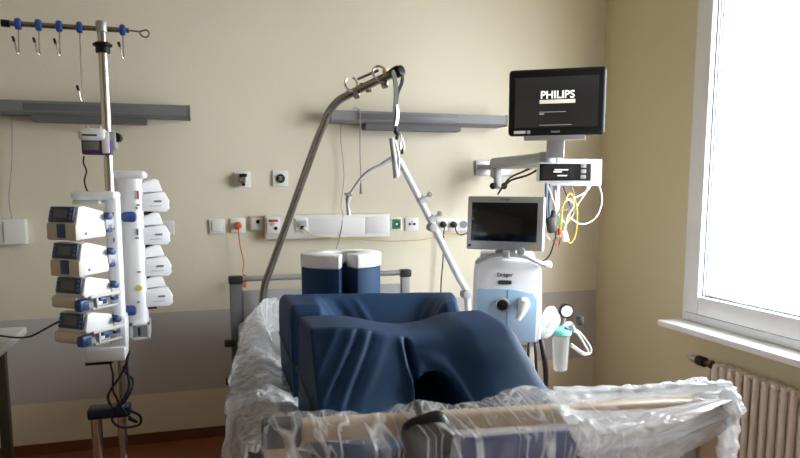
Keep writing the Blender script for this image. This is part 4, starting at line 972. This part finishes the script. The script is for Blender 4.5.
# stand, arm
zn = at(557, 158, Y=mid.y).z - zlo
mp('neck', MB().box((-.042, .0, zn), (.042, .045, -.018), .006), 'alu')
MA = thing('monitor_mount', 'grey jointed wall arm holding the patient monitor', 'wall arm', (at(490, 168, Y=D).x, D, 1.5))
ma = lambda x, y, Y: at(x, y, Y=Y)
MB().box((ma(479, 167, D).x - .03, D - .02, ma(479, 172, D - .1).z - .02), (ma(479, 167, D).x + .22, D, ma(479, 160, D - .1).z), .004).build('wall_rail', 'alu', MA)
MB().tube([ma(477, 167, D - .10), ma(496, 167, D - .14)], .014, 12).build('rail_end', 'ltgrey', MA)
MB().tube([ma(495, 175, D - .12), ma(496, 162, D - .2)], .03, 16).cyl(ma(493, 167, D - .02), ma(495, 168, D - .16), .022).build('swivel', 'ltgrey', MA)
MB().tube([ma(494, 163, D - .2), ma(549, 158, 3.1)], .030, 14).build('upper_arm', 'ltgrey', MA)
MB().tube([ma(500, 167, D - .2), ma(546, 165, 3.1)], .016, 12).build('lower_arm', 'white', MA)
MB().cyl(ma(547, 152, 3.02), ma(547, 166, 3.02), .04, bev=.006).build('elbow', 'ltgrey', MA)
for x, y in ((493, 186), (504, 186)): MB().ball(ma(x, y, D - .25), .020).build('lock_knob', 'black', MA)
MB().tube([ma(497, 170, D - .2), ma(498, 188, D - .25)], [.03, .02], 12).build('drop_bracket', 'ltgrey', MA)
MB().tube([ma(557, 150, 3.02), ma(556, 215, 3.02)], .018, 12).build('down_pole', 'alu', MA)
MB().box((ma(550, 165, 3.06).x, 3.03, ma(570, 186, 3.06).z), (ma(599, 165, 3.06).x, 3.05, ma(570, 159, 3.06).z), .004).build('back_plate', 'ltgrey', MA)
for k, pts in enumerate((((536, 166), (522, 172), (510, 178), (502, 188), (498, 194)), ((540, 168), (528, 175), (512, 180), (504, 186)))):
    cable('arm_cable', [ma(x, y, 3.25 + .1 * i) for i, (x, y) in enumerate(pts)], .006, 'rubber' if k else 'dkgrey', ['black cable bundle under wall arm, ending lowest', 'black cable under wall arm, right one of two'][k])
# measurement module
ml, mr = at(538, 173, Y=2.95), at(593, 172, Y=2.86)
mid = (ml + mr) / 2; wid = (mr - ml).length; ang = math.atan2(mr.y - ml.y, mr.x - ml.x)
zlo, zhi = at(565, 182, Y=mid.y).z, at(565, 162.5, Y=mid.y).z; hh = zhi - zlo
MD = thing('measuring_module', 'white patient module with small black screen under the monitor', 'module', (mid.x, mid.y, zlo), ang)
def dp(name, mb, m, par=None): return mb.build(name, m, par or MD, world=False)
dp('case', MB().box((-wid / 2, -.01, 0), (wid / 2, .06, hh), .010, 3), 'device')
dp('front_glass', MB().box((-wid / 2 + .006, -.013, .006), (wid / 2 - .012, -.008, hh - .006), .002), 'black')
dp('display', MB().box((-wid / 2 + .02, -.0145, .014), (wid / 2 - .098, -.012, hh - .014), .001), 'screenon')
for k, (a, b, c_) in enumerate(((-.055, .010, .6), (-.06, -.02, .5), (-.04, .005, .3))):
    dp('screen_line', MB().box((a, -.0152, hh * c_), (b, -.0142, hh * c_ + .005)), 'glowtext')
for k in range(3): dp('key', MB().box((wid / 2 - .062, -.0155, .016 + k * .026), (wid / 2 - .036, -.012, .034 + k * .026), .002), 'ltgrey')
dp('shelf', MB().box((-.09, -.005, -.018), (.10, .06, -.001), .003), 'white')
# leads and cables
LY = 2.93
def lead(pts, r, m, label, Y=LY, name='sensor_cable'):
    cable(name, [at(p[0], p[1], Y=Y + (p[2] if len(p) > 2 else 0)) for p in pts], r, m, label, 'cable', None)
lead(((593, 178), (599, 186), (602, 200), (598, 214), (590, 222), (580, 224), (570, 218)), .0042, 'whitec', 'white cable making the widest loop on the right under the module')
lead(((590, 181), (589, 188), (581, 195), (566, 201), (559, 211), (557, 226)), .0045, 'whitec', 'white cable sweeping left from the right end of the module', LY - .02)
lead(((588, 183), (586, 192), (578, 204), (571, 218), (565, 223), (560, 215)), .004, 'whitec', 'white cable in the inner loop below the module', LY + .01)
lead(((561, 236), (562, 215), (565, 200), (571, 194), (576, 203), (577, 218), (576, 233), (571, 243), (567, 240)), .0038, 'yel2', 'orange yellow cable in a long narrow loop')
lead(((559, 238), (561, 222), (563, 205), (570, 193), (574, 203), (570, 214), (566, 226), (562, 238)), .0038, 'yel2', 'yellow cable in the shorter inner loop', LY - .03)
lead(((557, 214), (562, 225), (563, 236), (559, 240), (556, 234), (558, 222)), .0036, 'greenl', 'green cable curled at the bottom of the cable bundle', LY - .03)
lead(((546, 184), (545.5, 195), (546, 208), (546.5, 224)), .005, 'bluel', 'blue cable, left one of two behind the ventilator screen', LY - .02)
lead(((550, 184), (549, 198), (549, 212), (549.5, 230)), .005, 'bluel', 'blue cable, right one of two behind the ventilator screen', LY - .03)
lead(((551, 218), (556, 232), (553, 246), (549, 256), (542, 262)), .004, 'rubber', 'black cable dropping from bundle to the ventilator', LY - .05)
lead(((555, 190), (556, 205), (554, 222), (556, 236), (563, 232), (568, 215), (574, 205), (566, 198)), .0036, 'whitec', 'thin white cable tangled at the centre of the bundle', LY - .04)
lead(((563, 186), (568, 200), (572, 214), (566, 222), (559, 218)), .0036, 'purple', 'thin purple cable tangled behind the yellow loops', LY + .02)
lead(((548, 186), (553, 200), (556, 212), (551, 222), (546, 232), (550, 240)), .0036, 'whitec', 'thin white cable left of the down pole', LY - .04)
lead(((570, 184), (574, 196), (569, 208), (560, 212), (554, 220)), .0034, 'greyc', 'thin grey cable crossing from the module to the connector block', LY - .03)
lead(((553, 215), (556, 226), (560, 238), (558, 246), (553, 240)), .0034, 'redmark', 'thin red cable hanging below the connector block', LY - .05)
c = at(551, 225, Y=LY - .06)
solo(MB().cbox(c, (.046, .03, .078), .012, rot=Matrix.Rotation(R(-12), 4, 'Y')).cbox(c + Vector((.01, 0, .045)), (.022, .022, .05), .006, rot=Matrix.Rotation(R(10), 4, 'Y')), 'cable_connector', 'rubber', 'black connector block in the middle of the cable bundle', 'connector')
c = at(565, 236, Y=LY - .04)
solo(MB().cbox(c, (.028, .02, .055), .005, rot=Matrix.Rotation(R(-18), 4, 'Y')), 'cable_connector', 'white', 'white connector hanging at the bottom of the cable bundle', 'connector')
c = at(560, 232, Y=LY - .06)
solo(MB().cbox(c, (.018, .014, .03), .003), 'cable_connector', 'redmark', 'small red connector beside the green cable', 'connector')

# ------------------------------------------------------------------ plastic film
def wrin(p, s, a):
    n1 = noise.noise(Vector(p) * s); n2 = noise.noise(Vector(p) * s * 2.3 + Vector((5, 1, 2))); n3 = noise.noise(Vector(p) * s * 5 + Vector((1, 7, 3)))
    return a * (1 - 2 * abs(n1) + .5 * (1 - 2 * abs(n2)) + .25 * n3 - .7)
# left side
crest = [at(x, y, Y=Y_) for x, y, Y_ in ((288, 299, 3.22), (268, 301, 3.12), (251, 316, 3.0), (241, 340, 2.75), (238, 365, 2.4), (236, 385, 2.15), (231, 402, 1.95), (241, 420, 1.7), (249, 436, 1.55), (250, 452, 1.43))]
CR = curve(crest, 10)
def film_left(u, v):
    i = min(len(CR) - 1, int(u * (len(CR) - 1))); p = CR[i].copy()
    if v < .45:
        k = 1 - v / .45; k2 = k
        hump = lerp_tab([(0, .02), (.12, .03), (.3, .05), (.42, .02), (1, .0)], u)
        q = Vector((.30, p.y + .02, MZ + .012))
        r = p.lerp(q, k2); r.z += math.sin(PI * k) * (.035 + hump)
    else:
        k = (v - .45) / .55
        r = p + Vector((-.015 * math.sin(PI * k) - .012, -.02 * k, -.42 * k))
    w_ = wrin((r.x * 1.5, r.y, r.z), 9, .020)
    r.z += w_ * .8; r.x += w_ * (.9 if v >= .45 else .3)
    return r
solo(MB().grid(film_left, 120, 60), 'plastic_film', 'film_left', 'crumpled clear film draped over the left side of the bed', 'plastic film', smooth=180)
# foot film
CZ = [(258, 430), (264, 421), (280, 415), (300, 412), (330, 411.5), (360, 414), (385, 414), (402, 405), (420, 401), (440, 403), (455, 405), (475, 402), (495, 397), (512, 390), (530, 386.5), (548, 389), (565, 396), (590, 402), (610, 403)]
def film_foot(u, v):
    f_ = u * (len(CZ) - 1); i = min(len(CZ) - 2, int(f_)); k = f_ - i; k = k * k * (3 - 2 * k)
    x = CZ[i][0] + (CZ[i + 1][0] - CZ[i][0]) * (f_ - i); y = CZ[i][1] + (CZ[i + 1][1] - CZ[i][1]) * k
    yb_ = BF - .08 * u
    c = at(x, y, Y=yb_ + .03)
    fold_ = wrin((c.x * 1.0 + v * .35, v * .5, 0), 9, .010)
    if v < .30:
        k2 = 1 - v / .30; r = Vector((c.x * (1 - .03 * k2) + .02 * k2, yb_ + .03 + .11 * k2, c.z - .11 * k2 ** 1.5)); r.z += fold_ * .7
    elif v < .42:
        k2 = (v - .30) / .12; r = Vector((c.x, yb_ + .03 - .15 * k2, c.z - .02 * k2 * k2)); r.z += fold_ * .5
    else:
        k2 = (v - .42) / .58; r = Vector((c.x + .05 * k2, yb_ - .12 - .008 * math.sin(k2 * 7 + c.x * 12) - fold_ * 1.2, c.z - .02 - .36 * k2)); r.z += fold_ * .4
    return r
solo(MB().grid(film_foot, 150, 60), 'plastic_film', 'film_foot', 'clear stretched film covering the foot rail and blue panel', 'plastic film', smooth=180)
# fan of film gathered at the right foot corner
AP = at(734, 387, Y=BF - .07)
ends = curve([at(574, 392, Y=BF + .10), at(556, 402, Y=BF + .02), at(566, 420, Y=BF - .10), at(580, 445, Y=BF - .16), at(592, 474, Y=BF - .16), at(630, 492, Y=BF - .14), at(668, 492, Y=BF - .12)], 10)
def film_fan(u, v):
    f_ = u * (len(ends) - 1); i = min(len(ends) - 2, int(f_)); e = ends[i].lerp(ends[i + 1], f_ - i)
    top = AP + Vector((.012, .02, .004)).lerp(Vector((.016, -.03, -.05)), u)
    r = top.lerp(e, v)
    amp = math.sin(PI * min(1, v * 1.02)) ** .7
    r.z += .010 * amp * (1 - u) ** 2
    hollow = gauss(u - .33, .09) * sstep(.12, .4, v); r.y += .035 * hollow * amp; r.z -= .03 * hollow * amp
    r.y -= .06 * gauss(u - .52, .07) * amp; r.z += .014 * gauss(u - .52, .06) * amp; r.y -= .03 * gauss(u - .75, .07) * amp + .03 * gauss(u - .06, .07) * amp
    w1 = (1 - 2 * abs(noise.noise(Vector((u * 13, v * .8, 3))))) * .042 * (.15 + v); w2 = noise.noise(Vector((u * 26, v * 2.2, 9))) * .010 * (.3 + v)
    w3 = .006 * noise.noise(Vector((u * 9, v * 14, 4))) * gauss(u - .15, .2)
    r.y += w1 + w2; r.z += (w1 + w2) * .35 * sstep(0, .15, u) + w3
    return r
solo(MB().grid(film_fan, 130, 80), 'plastic_film', 'film_fan', 'bright film swept in long folds from the right foot corner', 'plastic film', smooth=180)
# rolled film hanging below the corner
ra = at(729, 388, Y=BF - .08); 
def film_roll(u, v):
    a = 2 * PI * u; z = ra.z - .50 * v; rr = .026 * (1 + .25 * noise.noise(Vector((math.cos(a), math.sin(a), z * 9)))) + .003 * math.sin(z * 160 + 3 * math.cos(a))
    rr *= sstep(-.02, .05, v) * .9 + .1
    return Vector((ra.x + rr * math.cos(a), ra.y + rr * math.sin(a), z))
solo(MB().grid(film_roll, 28, 110), 'plastic_film', 'film_fan', 'narrow roll of film hanging straight down in front of the radiator', 'plastic film', smooth=180)
# right bunched film: side drape from foot corner backwards
rc = curve([at(580, 388, Y=1.95), at(612, 387, Y=1.80), at(645, 386, Y=1.62), at(672, 380, Y=1.48), at(700, 376, Y=1.36), at(720, 379, Y=1.28), at(735, 386, Y=1.20)], 10)
def film_right(u, v):
    i = min(len(rc) - 1, int(u * (len(rc) - 1))); p = rc[i].copy()
    if v < .4:
        k = 1 - v / .4
        q = Vector((p.x - .38, p.y - .12, MZ + .012 + .06 * (1 - u)))
        r = p.lerp(q, k); r.z -= .02 * math.sin(PI * k)
    else:
        k = (v - .4) / .6
        r = p + Vector((.012 * math.sin(k * PI), -.01 * k, -.48 * k))
    w_ = wrin((r.x, r.y * 1.4, r.z), 10, .014); r.z += w_ * .7; r.x += w_ * (.7 if v > .4 else .1)
    return r
solo(MB().grid(film_right, 90, 56), 'plastic_film', 'film_right', 'pale film over the far right edge of the bed, behind the swept folds', 'plastic film', smooth=180)

# ------------------------------------------------------------------ light
wd = bpy.data.worlds.new('daylight'); sc.world = wd; wd.use_nodes = True; nt = wd.node_tree
bg = nt.nodes['Background']; tcw = nt.nodes.new('ShaderNodeTexCoord'); sp_ = nt.nodes.new('ShaderNodeSeparateXYZ'); rm = nt.nodes.new('ShaderNodeMapRange'); mxw = nt.nodes.new('ShaderNodeMix'); mxw.data_type = 'RGBA'
nt.links.new(tcw.outputs['Generated'], sp_.inputs[0]); nt.links.new(sp_.outputs[2], rm.inputs['Value']); rm.inputs['From Min'].default_value = -.5; rm.inputs['From Max'].default_value = .4
mxw.inputs['A'].default_value = (.36, .37, .40, 1); mxw.inputs['B'].default_value = (.88, .95, 1.0, 1)
nt.links.new(rm.outputs[0], mxw.inputs['Factor']); nt.links.new(mxw.outputs['Result'], bg.inputs['Color']); bg.inputs['Strength'].default_value = 9.0
for a, b in wins:
    L = bpy.data.lights.new('window_portal', 'AREA'); L.shape = 'RECTANGLE'; L.size = WZ1 - WZ0; L.size_y = b - a; L.cycles.is_portal = True
    o = bpy.data.objects.new('window_portal', L); C.objects.link(o); o.location = (XW + .2, (a + b) / 2, (WZ0 + WZ1) / 2); o.rotation_euler = (0, R(90), 0)

# ------------------------------------------------------------------ camera
cam = bpy.data.cameras.new('camera'); co = bpy.data.objects.new('camera', cam); C.objects.link(co); sc.camera = co
co.location = (0, 0, H); co.rotation_euler = (R(90) - PIT, 0, -YAW)
cam.sensor_width = 36; cam.lens = F / 800 * 36; cam.shift_y = (CY - 229) / 800; cam.clip_start = .05
cam.dof.use_dof = True; cam.dof.focus_distance = 2.75; cam.dof.aperture_fstop = 4.5
vs = sc.view_settings; vs.view_transform = 'Standard'; vs.look = 'None'; vs.gamma = 1; vs.use_curve_mapping = False; vs.exposure = 1.42
sc.cycles.use_denoising = True; sc.cycles.max_bounces = 10; sc.cycles.diffuse_bounces = 6; sc.cycles.transparent_max_bounces = 24; sc.cycles.sample_clamp_indirect = 6
